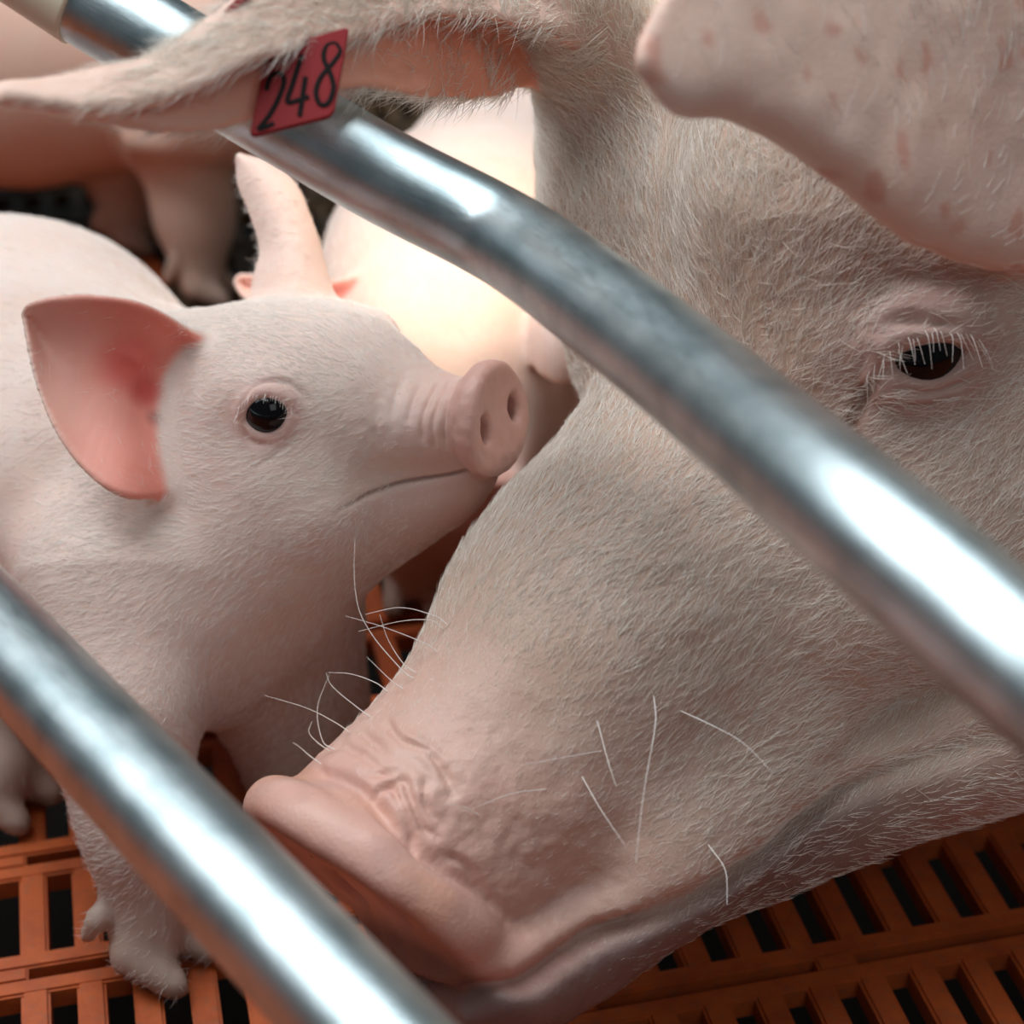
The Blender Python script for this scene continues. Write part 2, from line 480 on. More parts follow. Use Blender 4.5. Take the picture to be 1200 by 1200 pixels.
def eyeball(e, base, parent, gaze, iris=.62):
    bm = bmesh.new(); bmesh.ops.create_uvsphere(bm, u_segments=40, v_segments=24, radius=e['R'] * .97); me = bpy.data.meshes.new('eye'); bm.to_mesh(me); bm.free()
    v = mesh_v(me); g = nz(gaze); ca = (v @ g) / (e['R'] * .97); s = np.clip((ca - math.cos(iris)) / .06, 0, 1)[:, None]; s2 = np.clip((ca - math.cos(iris * .55)) / .05, 0, 1)[:, None]
    col = (np.array([.20, .165, .15]) * (1 - s) + np.array([.012, .009, .008]) * s) * (1 - s2) + np.array([.004, .004, .005]) * s2
    v = v + g * (np.clip(ca - math.cos(iris), 0, 1) ** 1.0)[:, None] * e['R'] * .18
    v += e['c'] - base; me.vertices.foreach_set('co', v.astype(np.float32).ravel()); me.update(); me.polygons.foreach_set('use_smooth', np.ones(len(me.polygons), bool)); set_tint(me, col)
    return link('eye', me, M_EYE, parent)


def mix(a, b, t):
    t = np.asarray(t)[:, None]; return a * (1 - t) + np.asarray(b, float) * t


def sstep(x, a, b):
    t = np.clip((x - a) / (b - a), 0, 1); return t * t * (3 - 2 * t)


def ear_tint(col, v, ears, inner_cols, outer, sgn):
    """inner (bare, redder) and outer faces of each ear"""
    for (pts, nrm, U, rb, rt, k), ic, s in zip(ears, inner_cols, sgn):
        m = ((v > pts.min(0) - .008) & (v < pts.max(0) + .008)).all(1); ix = np.where(m)[0]
        for c in range(0, len(ix), 4000):
            j = ix[c:c + 4000]; d2 = ((v[j][:, None] - pts[None]) ** 2).sum(2); b = d2.argmin(1); dd = np.sqrt(d2[np.arange(len(j)), b])
            near = 1 - sstep(dd, rb * 1.3, rb * 2.6); inn = sstep(((v[j] - pts[b]) * nrm[b]).sum(1) * s, -.0006, .0012)
            root = 1 - sstep(U[b], .05, .9)
            colr = np.asarray(ic[0])[None] * (1 - root[:, None]) + np.asarray(ic[1])[None] * root[:, None]
            tgt = colr * inn[:, None] + np.asarray(outer)[None] * (1 - inn[:, None])
            col[j] = col[j] * (1 - near[:, None]) + tgt * near[:, None]
    return col


# ------------------------------------------------------------------ the sow
def dbl(px, py, d): return P(px, py, d)


def make_sow():
    F = Frame(P(450, 1010, .69), c2w((.666, -.638, .38)), c2w((.515, .03, -.853)))
    I3 = np.eye(3); prims = []
    st = [-.010, .0, .03, .06, .10, .14, .18, .22, .26, .30, .36, .43]
    top = [.040, .043, .043, .046, .060, .066, .067, .078, .110, .138, .150, .150]
    mou = [-.040, -.047, -.056, -.066, -.078, -.087, -.098, -.108, -.118, -.125, -.13, -.13]
    jaw = [-.060, -.078, -.094, -.102, -.118, -.136, -.152, -.166, -.176, -.182, -.185, -.18]
    wu = [.040, .046, .050, .055, .065, .075, .083, .090, .097, .104, .112, .120]
    wj = [.036, .048, .052, .052, .055, .063, .088, .102, .112, .117, .122, .125]
    prims.append(loft(F, st, top, mou, wu, 2.15, .02))
    prims.append(loft(F, [x - .012 * (1 - i / 11) for i, x in enumerate(st)], [m + (.03 if i else .004) for i, m in enumerate(mou)], jaw, wj, 2.3, .006))
    # brow, cheek bone, jowl, forehead dome
    Rh = F.M
    for s in (1, -1):
        prims.append(ell(F.w(.268, .072 * s, .052), Rh, (.042, .026, .026), .03))
        prims.append(ell(F.w(.250, .076 * s, -.035), Rh, (.070, .032, .040), .04))
        prims.append(ell(F.w(.31, .095 * s, -.115), Rh, (.10, .045, .060), .05))
        prims.append(ell(F.w(.105, .050 * s, -.060), Rh, (.060, .022, .026), .025))
        prims.append(ell(F.w(.29, .055 * s, .098), Rh, (.060, .045, .050), .04))
    
    # neck and body, standing beyond the edge of the picture
    nk = F.w(.40, 0, -.01); sh = np.array([.56, 1.10, .47]); hp = np.array([1.18, 1.74, .48])
    fw = nz(sh - hp); lat = nz(np.cross(fw, [0, 0, 1]))
    prims.append(rc(nk, sh, .150, .215, .08)); prims.append(rc(sh, hp, .235, .235, .10)); prims.append(rc((sh + hp) / 2 - [0, 0, .03], (sh + hp) / 2 - [0, 0, .03], .25, .25, .1))
    for s in (1, -1):
        q = lat * s
        hoofs = []
        prims += chain([sh + q * .12 - [0, 0, .05], sh + q * .15 + fw * .03 - [0, 0, .25], sh + q * .15 - [0, 0, .36] + fw * .0, np.r_[(sh + q * .15)[:2], .035] + fw * .03], [.10, .055, .038, .036], .04)
        prims += chain([hp + q * .10 - [0, 0, .03], hp + q * .16 + fw * .05 - [0, 0, .2], hp + q * .15 - fw * .09 - [0, 0, .28], np.r_[(hp + q * .15)[:2], .035] - fw * .05], [.15, .085, .042, .036], .05)
        for b in (np.r_[(sh + q * .15)[:2], 0] + fw * .04, np.r_[(hp + q * .15)[:2], 0] - fw * .04):
            for t in (1, -1): prims.append(rc(b + lat * t * .016 + [0, 0, .03], b + lat * t * .018 + fw * .035 + [0, 0, .018], .022, .014, .006))
    tl = hp - fw * .22 + [0, 0, .08]
    prims += chain([tl, tl - fw * .05, tl - fw * .09 - [0, 0, .08], tl - fw * .08 - [0, 0, .18]], [.03, .016, .011, .007], .02)
    # snout plate, nostrils, chin
    prims.append(disc(F, (-.008, 0, .001), math.radians(-11), .057, .054, .0115, .0110, .008, .16))
    for s in (1, -1):
        prims.append(ell(F.w(-.020, .019 * s, -.006), Rh, (.016, .0085, .011), .006, 's'))
    def lipline(p):
        q = F.loc(p); a = q[:, 0]; m = np.interp(a, st, mou)
        return .0085 * np.exp(-((q[:, 2] - m) / .0045) ** 2) * (1 - sstep(a, .13, .22)) * (np.abs(q[:, 1]) > .008)
    c = F.w(.09, 0, -.07); prims.append(groove(c - .17, c + .17, lipline))
    # eye opening
    D = ray(1088, 412); e1 = eye_spec(prims, EYE, D, .0245, c2w((-1, .12, 0)), 1.0, .24, .42, .84, .15)
    q = F.loc(e1['p']); o2 = F.w(q[0], -.4, q[2]); e2 = eye_spec(prims, o2, F.L, .0245, e1['X'] - 2 * F.L * np.dot(e1['X'], F.L), 1.0, .24, .42, .84, .15)
    for e in (e1, e2): prims += eye_prims(e)
    # ears
    dpt = [.765, .70, .645, .612, .600, .590, .580]
    nx = [(700, 40), (525, 12), (400, 42), (300, 66), (215, 104), (120, 124), (0, 112)]
    rx = [(690, -80), (500, -55), (370, -50), (270, 12), (185, 74), (100, 92), (0, 106)]
    fx = [(690, 70), (570, 104), (480, 104), (400, 96), (305, 130), (200, 147), (0, 113)]
    near = [P(x, y, d - .014 * (1 - i / 6)) for i, ((x, y), d) in enumerate(zip(nx, dpt))]
    ridge = [P(x, y, d + .004) for (x, y), d in zip(rx, dpt)]
    far = [P(x, y, d + .055 * (1 - i / 6) ** .8) for i, ((x, y), d) in enumerate(zip(fx, dpt))]
    s1 = sheet([near, ridge, far], 90, 40)
    E_ = [(1330, 230, .70), (1190, 262, .650), (1080, 236, .615), (960, 150, .588), (860, 106, .568), (795, 108, .556), (754, 74, .55)]
    U_ = [(1380, -220, .72), (1230, -200, .66), (1060, -160, .615), (930, -115, .588), (845, -62, .568), (785, 0, .556), (754, 62, .55)]
    T_ = [(1330, 250, .76), (1190, 282, .690), (1076, 264, .645), (953, 178, .615), (856, 126, .590), (798, 118, .570), (756, 80, .553)]
    s2 = sheet([[P(*x) for x in U_], [P(*x) for x in E_], [P(*x) for x in T_]], 90, 60)
    ears = [(*s1, .0036, .0028, .009), (*s2, .0050, .0034, .012)]
    prims.append(rc(F.w(.31, -.070, .13), P(665, -10, .745), .040, .018, .03))
    prims.append(rc(F.w(.34, .085, .12), P(1300, 20, .72), .05, .04, .03))
    lo = np.array([-.20, .28, -.02]); hi = np.array([1.55, 2.15, .85])
    pts = np.vstack([s1[0], s2[0], [F.w(-.03, 0, -.07)], [F.w(.3, .1, -.18)]])
    flo = np.minimum(pts.min(0), F.w(0, 0, 0)) - .02; fhi = np.array([.27, .80, .47])
    v, qd = build_skin(prims, ears, (lo, hi), (flo, fhi), .0023, .022)
    me = np_mesh('body', v, qd)
    # finer skin on the snout and round the eye, then folds and creases
    sn = F.w(.02, .0, 0)
    refine(me, lambda p: (np.linalg.norm(p - sn, axis=1) < .085))
    refine(me, lambda p: (np.linalg.norm(p - e1['p'], axis=1) < .052))
    def H(px, py): return march(prims, EYE, ray(px, py))[0]
    lines = []
    for pl, wd, dp in [
        ([(452, 846), (470, 868), (500, 880), (520, 905), (532, 930)], .0016, .0030),       # main fold behind the plate
        ([(460, 858), (488, 872), (512, 896), (520, 915)], .0030, -.0028),
        ([(446, 928), (470, 912), (478, 925), (495, 968), (512, 980)], .0014, .0026),
        ([(436, 932), (455, 918), (468, 940), (484, 975), (490, 992)], .0013, .0024),
        ([(424, 905), (450, 905), (470, 905)], .0016, .0022), ([(500, 905), (498, 940), (515, 965)], .0016, .0022),
        ([(462, 925), (474, 950), (484, 968)], .0022, -.0022), ([(490, 915), (502, 945)], .0032, -.0026),
        ([(340, 897), (380, 905), (425, 925), (440, 945), (480, 985), (520, 1015), (560, 1040), (590, 1075)], .0026, .0035),   # crease behind the plate rim
        ([(400, 870), (425, 884), (448, 900)], .0018, .0020), ([(420, 855), (440, 870), (452, 886)], .0018, .0020), ([(520, 1000), (545, 1012), (565, 1035)], .0015, .0022),
        ([(1035, 440), (1018, 455), (1005, 478), (998, 495)], .0022, .0045), ([(1018, 400), (1008, 425), (1000, 455)], .0030, .0025),   # tear crease
        ([(1030, 385), (1060, 375), (1100, 378), (1140, 385)], .0030, .0035), ([(1040, 455), (1080, 462), (1120, 455), (1150, 436)], .0022, .0020),
        ([(1045, 475), (1085, 478), (1120, 468)], .0016, .0014),
        ([(1000, 345), (1050, 330), (1110, 335), (1170, 350)], .006, .003),
    ]:
        lines.append((np.array([H(*p) for p in spline(pl, 9)]), wd, dp))
    def extra(p):
        q = F.loc(p); sn_ = (1 - sstep(q[:, 0], .03, .10)) * sstep(q[:, 0], .002, .016)
        return vnoise(p, 28, 1) * .0014 + (vnoise(p, 170, 2) * .0005 + vnoise(p, 380, 4) * .0003) * sn_ + vnoise(p, 75, 3) * .0008
    displace(me, lines, extra)
    base = np.array([sh[0] + .1, sh[1] + .1, 0.0]); v = mesh_v(me); q = F.loc(v)
    hd = 1 - sstep(q[:, 0], .40, .7)
    col = np.tile(np.array([.60, .45, .365]), (len(v), 1))
    col = mix(col, (.54, .385, .31), .6 * sstep(vnoise(v, 14, 5), -.2, .6))
    sx = 1 - sstep(q[:, 0], .006, .024); col = mix(col, (.60, .37, .30), sx * .85); col = mix(col, (.62, .30, .14), sx * .6 * sstep(vnoise(v, 55, 31), .0, .6) * (q[:, 0] < .004)); col = mix(col, (.40, .25, .22), sx * .5 * sstep(vnoise(v, 110, 32), .2, .7))
    col = mix(col, (.70, .42, .36), .55 * (1 - sstep(q[:, 0], .03, .09)))
    xd = (q[:, 0] + .008) * math.cos(.19) + (q[:, 2] - .001) * math.sin(.19); col = mix(col, (.20, .125, .11), (1 - sstep(xd, -.0125, -.0055)) * (q[:, 0] < .03))  # plate face: dark muzzle tone, mostly its shade painted into the colour
    lowj = sstep(-(q[:, 2] - np.interp(q[:, 0], st, mou)), -.002, .010) * (1 - sstep(q[:, 0], .10, .24)); col = mix(col, (.20, .145, .14), lowj * .9)  # lower jaw: purplish lip colour, darkened further to paint in underside shade
    de = np.linalg.norm(v - e1['p'], axis=1); de2 = np.linalg.norm(v - e2['p'], axis=1); col = mix(col, (.52, .36, .33), .7 * (1 - sstep(np.minimum(de, de2), .018, .045)))
    dl = dist_poly(v, np.array([H(*p) for p in spline([(1012, 458), (1003, 478), (997, 497), (1000, 515)], 6)])); col = mix(col, (.22, .09, .05), .8 * (1 - sstep(dl, .001, .005)))
    bl = sstep(vnoise(v, 120, 9), .45, .7)
    for sg in ((s1, c2w((.1, 1, -.2))), (s2, c2w((0, .4, 1)))): pass
    sgn = [1 if (s1[1] @ c2w((.1, 1, -.25))).mean() > 0 else -1, 1 if (s2[1] @ c2w((0, .3, 1))).mean() > 0 else -1]
    col = ear_tint(col, v, ears, [((.86, .52, .40), (.90, .40, .27)), ((.60, .30, .23), (.60, .28, .2))], (.76, .56, .47), sgn)
    onear = ((v[:, None, :] - s2[0][None, ::9]) ** 2).sum(2).min(1) < .012 ** 2 if len(v) < 60000 else np.zeros(len(v), bool)
    if not onear.any():
        m = ((v > s2[0].min(0) - .01) & (v < s2[0].max(0) + .01)).all(1); ix = np.where(m)[0]; onear = np.zeros(len(v), bool)
        for c0 in range(0, len(ix), 8000):
            j = ix[c0:c0 + 8000]; onear[j] = ((v[j][:, None] - s2[0][None, ::9]) ** 2).sum(2).min(1) < .012 ** 2
    col = mix(col, (.62, .27, .20), onear * bl * .6)
    root = empty('sow', base, 'big pale sow with lop ears, head lowered beneath the bent steel pipe', 'sow')
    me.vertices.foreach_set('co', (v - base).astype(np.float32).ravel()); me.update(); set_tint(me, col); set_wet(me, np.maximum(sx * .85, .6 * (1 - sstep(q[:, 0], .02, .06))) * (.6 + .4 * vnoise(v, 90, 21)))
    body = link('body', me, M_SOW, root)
    eyeball(e1, base, root, nz(e1['n'] * .8 + c2w((-.1, .55, -.35))), 1.0); eyeball(e2, base, root, e2['n'], 1.0)
    # bristles
    bw = me.copy(); 
    Fl = Frame(F.O - base, F.A, F.L)
    ep = e1['p'] - base; earp = s2[0][::7] - base
    s1i = (s1[0] + s1[1] * sgn[0] * .0035)[::4] - base
    def weight(p):
        a = Fl.loc(p); lj = sstep(-(a[:, 2] - np.interp(a[:, 0], st, mou)), .0, .012) * (1 - sstep(a[:, 0], .14, .26)); wgt = (1 - .8 * lj) * sstep(a[:, 0], .014, .05) * (1 - .985 * sstep(a[:, 0], .36, .50)); d = np.linalg.norm(p - ep, axis=1)
        wgt = wgt * (.12 + .88 * sstep(d, .014, .034)); m = ((p > earp.min(0) - .006) & (p < earp.max(0) + .006)).all(1); ix = np.where(m)[0]
        for c0 in range(0, len(ix), 8000):
            j = ix[c0:c0 + 8000]; wgt[j] *= np.where(((p[j][:, None] - earp[None]) ** 2).sum(2).min(1) < .010 ** 2, .025, 1)
        m = ((p > s1i.min(0) - .006) & (p < s1i.max(0) + .006)).all(1); ix = np.where(m)[0]
        for c0 in range(0, len(ix), 8000):
            j = ix[c0:c0 + 8000]; wgt[j] *= np.where(((p[j][:, None] - s1i[None]) ** 2).sum(2).min(1) < .0042 ** 2, .03, 1)
        return wgt + 1e-6
    s1l = s1[0] - base
    def flow(p):
        a = Fl.loc(p); f = np.tile(F.A * 1.0, (len(p), 1)); k = sstep(a[:, 2], .04, .16)[:, None]
        f = f * (1 - k) + k * (F.D * .9 + F.A * .25 + np.sign(a[:, 1])[:, None] * F.L * .35)
        kk = sstep(-a[:, 2], .02, .12)[:, None]; f = f - F.D * .35 * kk
        swirl = np.stack([vnoise(p, 22, 11), vnoise(p, 22, 12), vnoise(p, 22, 13)], 1) * .55
        m = ((p > s1l.min(0) - .006) & (p < s1l.max(0) + .006)).all(1); ix = np.where(m)[0]
        for c0 in range(0, len(ix), 8000):
            j = ix[c0:c0 + 8000]; on = ((p[j][:, None] - s1l[None, ::6]) ** 2).sum(2).min(1) < .012 ** 2; f[j[on]] = c2w((-1, .42, -.25))
        return f + swirl * .8
    def length(p):
        a = Fl.loc(p); return .0095 * (.40 + .55 * sstep(a[:, 0], .04, .12)) * (1 + .5 * sstep(a[:, 2], .05, .15)) * (1 + 1.0 * sstep(a[:, 0], .45, .6))
    fur('hair', me, 230000, weight, flow, length, .27, lambda p: .000105 * (.5 + .5 * sstep(Fl.loc(p)[:, 0], .04, .13)), M_SOWH, root, .27)
    # long whiskers: traced where they spring from the skin
    wh = []
    def whisker(pl, dz):
        p0 = H(*pl[0]); d0 = (p0 - EYE) @ FW; pts = [p0] + [P(x, y, d0 - dz * i / (len(pl) - 1)) for i, (x, y) in enumerate(pl) if i]
        wh.append(spline(pts, 8) - base)
    for pl, dz in [([(766, 815), (768, 850), (755, 925), (745, 1010)], .03), ([(700, 845), (712, 890), (722, 922)], .02), ([(682, 910), (705, 950), (732, 990)], .02),
                   ([(795, 832), (830, 848), (870, 870), (905, 905)], .025), ([(705, 880), (670, 886), (610, 897)], .02), ([(640, 925), (600, 930), (560, 945)], .02),
                   ([(830, 990), (850, 1020), (852, 1060)], .02), ([(524, 732), (510, 722), (470, 712), (428, 720)], .0), ([(519, 737), (505, 727), (470, 728), (420, 740)], .0), ([(512, 764), (498, 754), (450, 735), (405, 722)], .0),
                   ([(487, 788), (473, 778), (455, 750), (445, 720)], .0), ([(484, 794), (470, 784), (430, 735), (416, 690), (416, 632)], .0), ([(472, 807), (458, 797), (430, 770)], .0), ([(454, 810), (440, 800), (412, 790), (385, 788)], .0),
                   ([(434, 840), (420, 830), (390, 805), (382, 788)], .0), ([(409, 858), (395, 848), (360, 830), (310, 815)], .0), ([(392, 878), (378, 868), (372, 830), (386, 790)], .0), ([(376, 895), (362, 885), (352, 876), (343, 870)], .0),
                   ([(386, 880), (372, 870), (362, 858), (366, 845)], .0), ([(560, 955), (540, 945), (520, 942)], .01)]: whisker(pl, dz)
    wh = np.array(wh); strands('whiskers', None, wh, np.tile(np.linspace(.00022, .00007, 8), (len(wh), 1)), M_PIGH, root)
    # pale lashes
    la = []
    for i in range(34):
        t = i / 33; p0 = spline(e1['upper'], 34)[i] + rng.normal(0, .0007, 3); g = e1['n'] * .75 - e1['Y'] * .75 + e1['X'] * (t - .5) * .5 + rng.normal(0, .12, 3); Ln = rng.uniform(.009, .017)
        la.append(spline([p0, p0 + nz(e1['n'] * .9 - e1['Y'] * .2) * Ln * .45, p0 + nz(g) * Ln], 5) - base)
    la = np.array(la); strands('eyelashes', None, la, np.tile(np.linspace(.00022, .00006, 5), (len(la), 1)), M_PIGH, root)
    print('sow', round(time.time() - T0, 1), len(me.vertices)); return root


# ------------------------------------------------------------------ piglets
def piglet_head(F, sc=1.0):
    st = np.array([-.004, .0, .014, .026, .036, .046, .056, .07, .09, .115, .15]) * sc
    top = np.array([.018, .019, .0165, .0195, .025, .034, .042, .0475, .0515, .053, .047]) * sc
    mou = np.array([-.0150, -.0155, -.0175, -.0178, -.0178, -.0185, -.020, -.024, -.034, -.042, -.042]) * sc
    chn = np.array([-.022, -.028, -.043, -.050, -.0545, -.058, -.061, -.0645, -.067, -.068, -.066]) * sc
    wu = np.array([.017, .019, .0215, .025, .029, .034, .038, .043, .048, .052, .050]) * sc
    wj = np.array([.010, .013, .019, .023, .027, .031, .035, .041, .047, .051, .050]) * sc
    pr = [loft(F, st, top, mou, wu, 2.3, .012 * sc), loft(F, st + .005 * sc, mou + .012 * sc, chn, wj, 2.2, .007 * sc)]
    for s in (1, -1):
        pr.append(ell(F.w(.084 * sc, .037 * s * sc, .030 * sc), F.M, np.array((.018, .011, .010)) * sc, .014 * sc))
        pr.append(ell(F.w(.085 * sc, .040 * s * sc, -.025 * sc), F.M, np.array((.035, .016, .024)) * sc, .018 * sc))
    pr.append(disc(F, (-.002 * sc, 0, .0), math.radians(-4), .0255 * sc, .0235 * sc, .0052 * sc, .0046 * sc, .007 * sc))
    for s in (1, -1): pr.append(ell(F.w(-.007 * sc, .0125 * s * sc, -.0005 * sc), F.M, np.array((.014, .0040, .0062)) * sc, .003 * sc, 's'))
    def lip(p):
        q = F.loc(p); a = q[:, 0]; m = np.interp(a, st, mou)
        return .0016 * sc * np.exp(-((q[:, 2] - m) / (.0012 * sc)) ** 2) * sstep(a, .002, .006) * (1 - sstep(a, .046 * sc, .056 * sc)) * (np.abs(q[:, 1]) > .004 * sc)
    c = F.w(.03 * sc, 0, -.02 * sc); pr.append(groove(c - .07 * sc, c + .07 * sc, lip))
    return pr, (st, mou)


def foot(b, fwd, lat, r=.011):
    return [rc(b + lat * t * r * .8 + [0, 0, .016], b + lat * t * r * .95 + fwd * r * 1.6 + [0, 0, .007], r * .95, r * .55, .003) for t in (1, -1)] + \
           [rc(b + lat * t * r * 1.1 - fwd * r * 1.1 + [0, 0, .034], b + lat * t * r * 1.3 - fwd * r * 1.6 + [0, 0, .022], r * .5, r * .34, .003) for t in (1, -1)]


def make_piglet(name, F, sc, body, ears, inner_dirs, label, fine, nhair, base, lens=.0068, headears=True, detail=None, group=None, tone=(.82, .69, .62), eye_px=None, spots=None):
    pr, (st, mou) = piglet_head(F, sc); pr = pr + body
    R = .0122 * sc
    if eye_px: e1 = eye_spec(pr, EYE, ray(*eye_px), R, -F.A, 1.1, .62, .62, .88, .13, roll=.10)
    else: e1 = eye_spec(pr, F.w(.083 * sc, .3, .019 * sc), -F.L, R, -F.A, 1.1, .62, .62, .88, .13)
    q = F.loc(e1['p']); sgn_l = -np.sign(q[1])
    e2 = eye_spec(pr, F.w(q[0], .3 * sgn_l, q[2]), -F.L * sgn_l, R, -F.A, 1.1, .62, .62, .88, .13)
    for e in (e1, e2): pr += eye_prims(e)
    los = np.array([p[0] for p in body]).min(0) - .02; his = np.array([p[1] for p in body]).max(0) + .02
    hp = np.vstack([e[0] for e in ears] + [[F.w(-.02 * sc, 0, -.05 * sc)], [F.w(.14 * sc, 0, .06 * sc)], [F.w(.0, .03, 0)], [F.w(.0, -.03, 0)], [F.w(.1 * sc, .05 * sc, 0)], [F.w(.1 * sc, -.05 * sc, 0)]])
    flo, fhi = hp.min(0) - .012, hp.max(0) + .012
    v, qd = build_skin(pr, ears, (np.minimum(los, flo) - .01, np.maximum(his, fhi) + .01), (flo, fhi), fine, .006 if fine < .002 else .008)
    me = np_mesh('body', v, qd)
    if detail: detail(me, pr, F, e1)
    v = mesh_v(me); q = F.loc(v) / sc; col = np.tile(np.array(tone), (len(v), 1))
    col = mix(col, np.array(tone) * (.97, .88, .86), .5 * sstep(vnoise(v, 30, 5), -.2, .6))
    col = mix(col, (.70, .40, .34), (1 - sstep(q[:, 0], .001, .010)) * .85 * (q[:, 0] < .02)); col = mix(col, (.76, .48, .42), .55 * (1 - sstep(q[:, 0], .012, .045)))
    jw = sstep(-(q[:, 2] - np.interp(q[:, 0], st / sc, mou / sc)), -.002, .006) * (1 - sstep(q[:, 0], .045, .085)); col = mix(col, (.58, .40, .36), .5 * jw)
    ln = np.abs(q[:, 2] - np.interp(q[:, 0], st / sc, mou / sc)); col = mix(col, (.30, .17, .14), .75 * (1 - sstep(ln, .0004, .0013)) * (1 - sstep(q[:, 0], .046, .056)) * (np.abs(q[:, 1]) > .004) * (q[:, 0] < .07) * sstep(q[:, 0], .004, .01))
    de = np.minimum(np.linalg.norm(v - e1['p'], axis=1), np.linalg.norm(v - e2['p'], axis=1)); col = mix(col, (.66, .42, .38), .65 * (1 - sstep(de, .009 * sc, .021 * sc)))
    for s_ in (1, -1): col = mix(col, (.16, .06, .05), (1 - sstep(np.sqrt(((q[:, 1] - .0125 * s_) / .0036) ** 2 + ((q[:, 2] + .0005) / .0058) ** 2), .75, 1.1)) * (q[:, 0] < .008) * sstep(q[:, 0], -.0085, -.005))
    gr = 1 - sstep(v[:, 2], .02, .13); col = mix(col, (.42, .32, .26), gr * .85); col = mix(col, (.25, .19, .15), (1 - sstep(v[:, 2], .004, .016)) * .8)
    sg = [1 if (e[1] @ d).mean() > 0 else -1 for e, d in zip(ears, inner_dirs)]
    col = ear_tint(col, v, ears, [((.86, .52, .44), (.84, .27, .21))] * len(ears), np.array(tone) * (1, .93, .92), sg)
    if spots:
        for pp, r0, r1, cc, am in spots: col = mix(col, cc, am * (1 - sstep(np.linalg.norm((v - pp), axis=1), r0, r1)))
    root = empty(name, base, label, 'piglet', group)
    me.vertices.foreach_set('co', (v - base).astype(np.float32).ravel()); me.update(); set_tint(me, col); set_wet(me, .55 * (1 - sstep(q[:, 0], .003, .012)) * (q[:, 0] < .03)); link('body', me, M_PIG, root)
    eyeball(e1, base, root, nz(e1['n'] - F.A * .15), 1.6); eyeball(e2, base, root, nz(e2['n'] - F.A * .15), 1.6)
    if nhair:
        Fl = Frame(F.O - base, F.A, F.L); ep = e1['p'] - base; ip = np.vstack([e[0] + e[1] * s * .002 for e, s in zip(ears, sg)])[::5] - base; eo = np.vstack([e[0][e[2] > .12] for e in ears])[::5] - base
        def weight(p):
            a = Fl.loc(p) / sc; d = np.linalg.norm(p - ep, axis=1); wgt = sstep(a[:, 0], .010, .05) * (1 - .80 * sstep(a[:, 0], .14, .20)) * (.1 + .9 * sstep(d, .010 * sc, .018 * sc))
            m = ((p > ip.min(0) - .006) & (p < ip.max(0) + .006)).all(1); ix = np.where(m)[0]
            for c0 in range(0, len(ix), 6000):
                j = ix[c0:c0 + 6000]; wgt[j] *= np.where(((p[j][:, None] - ip[None]) ** 2).sum(2).min(1) < .004 ** 2, .05, 1)
            m = ((p > eo.min(0) - .006) & (p < eo.max(0) + .006)).all(1); ix = np.where(m)[0]
            for c0 in range(0, len(ix), 6000):
                j = ix[c0:c0 + 6000]; wgt[j] *= np.where(((p[j][:, None] - eo[None]) ** 2).sum(2).min(1) < .006 ** 2, .22, 1)
            return wgt * (.08 + .92 * sstep(p[:, 2], .03, .10)) + 1e-6
        def flow(p):
            a = Fl.loc(p) / sc; return np.tile(F.A, (len(p), 1)) - F.D * .45 * sstep(-a[:, 2], -.01, .05)[:, None] + np.stack([vnoise(p, 40, 11), vnoise(p, 40, 12), vnoise(p, 40, 13)], 1) * .35
        fur('hair', me, nhair, weight, flow, lambda p: np.full(len(p), lens) * (.5 + .5 * sstep(Fl.loc(p)[:, 0] / sc, .02, .07)), .22, .00007, M_PIGH, root, .20)
        la = []
        for i in range(26):
            p0 = spline(e1['upper'], 26)[i]; Ln = rng.uniform(.004, .007) * sc; g = nz(e1['n'] + e1['Y'] * .1 - e1['X'] * .3 + rng.normal(0, .15, 3)); la.append(spline([p0, p0 + g * Ln * .6, p0 + nz(g - e1['Y'] * .4) * Ln], 4) - base)
        la = np.array(la); strands('eyelashes', None, la, np.tile(np.linspace(.00013, .00004, 4), (len(la), 1)), M_PIGH, root)
    print(name, round(time.time() - T0, 1), len(me.vertices)); return root


def floor_pt(px, py):
    r = ray(px, py); return EYE + r * (EYE[2] / -r[2])


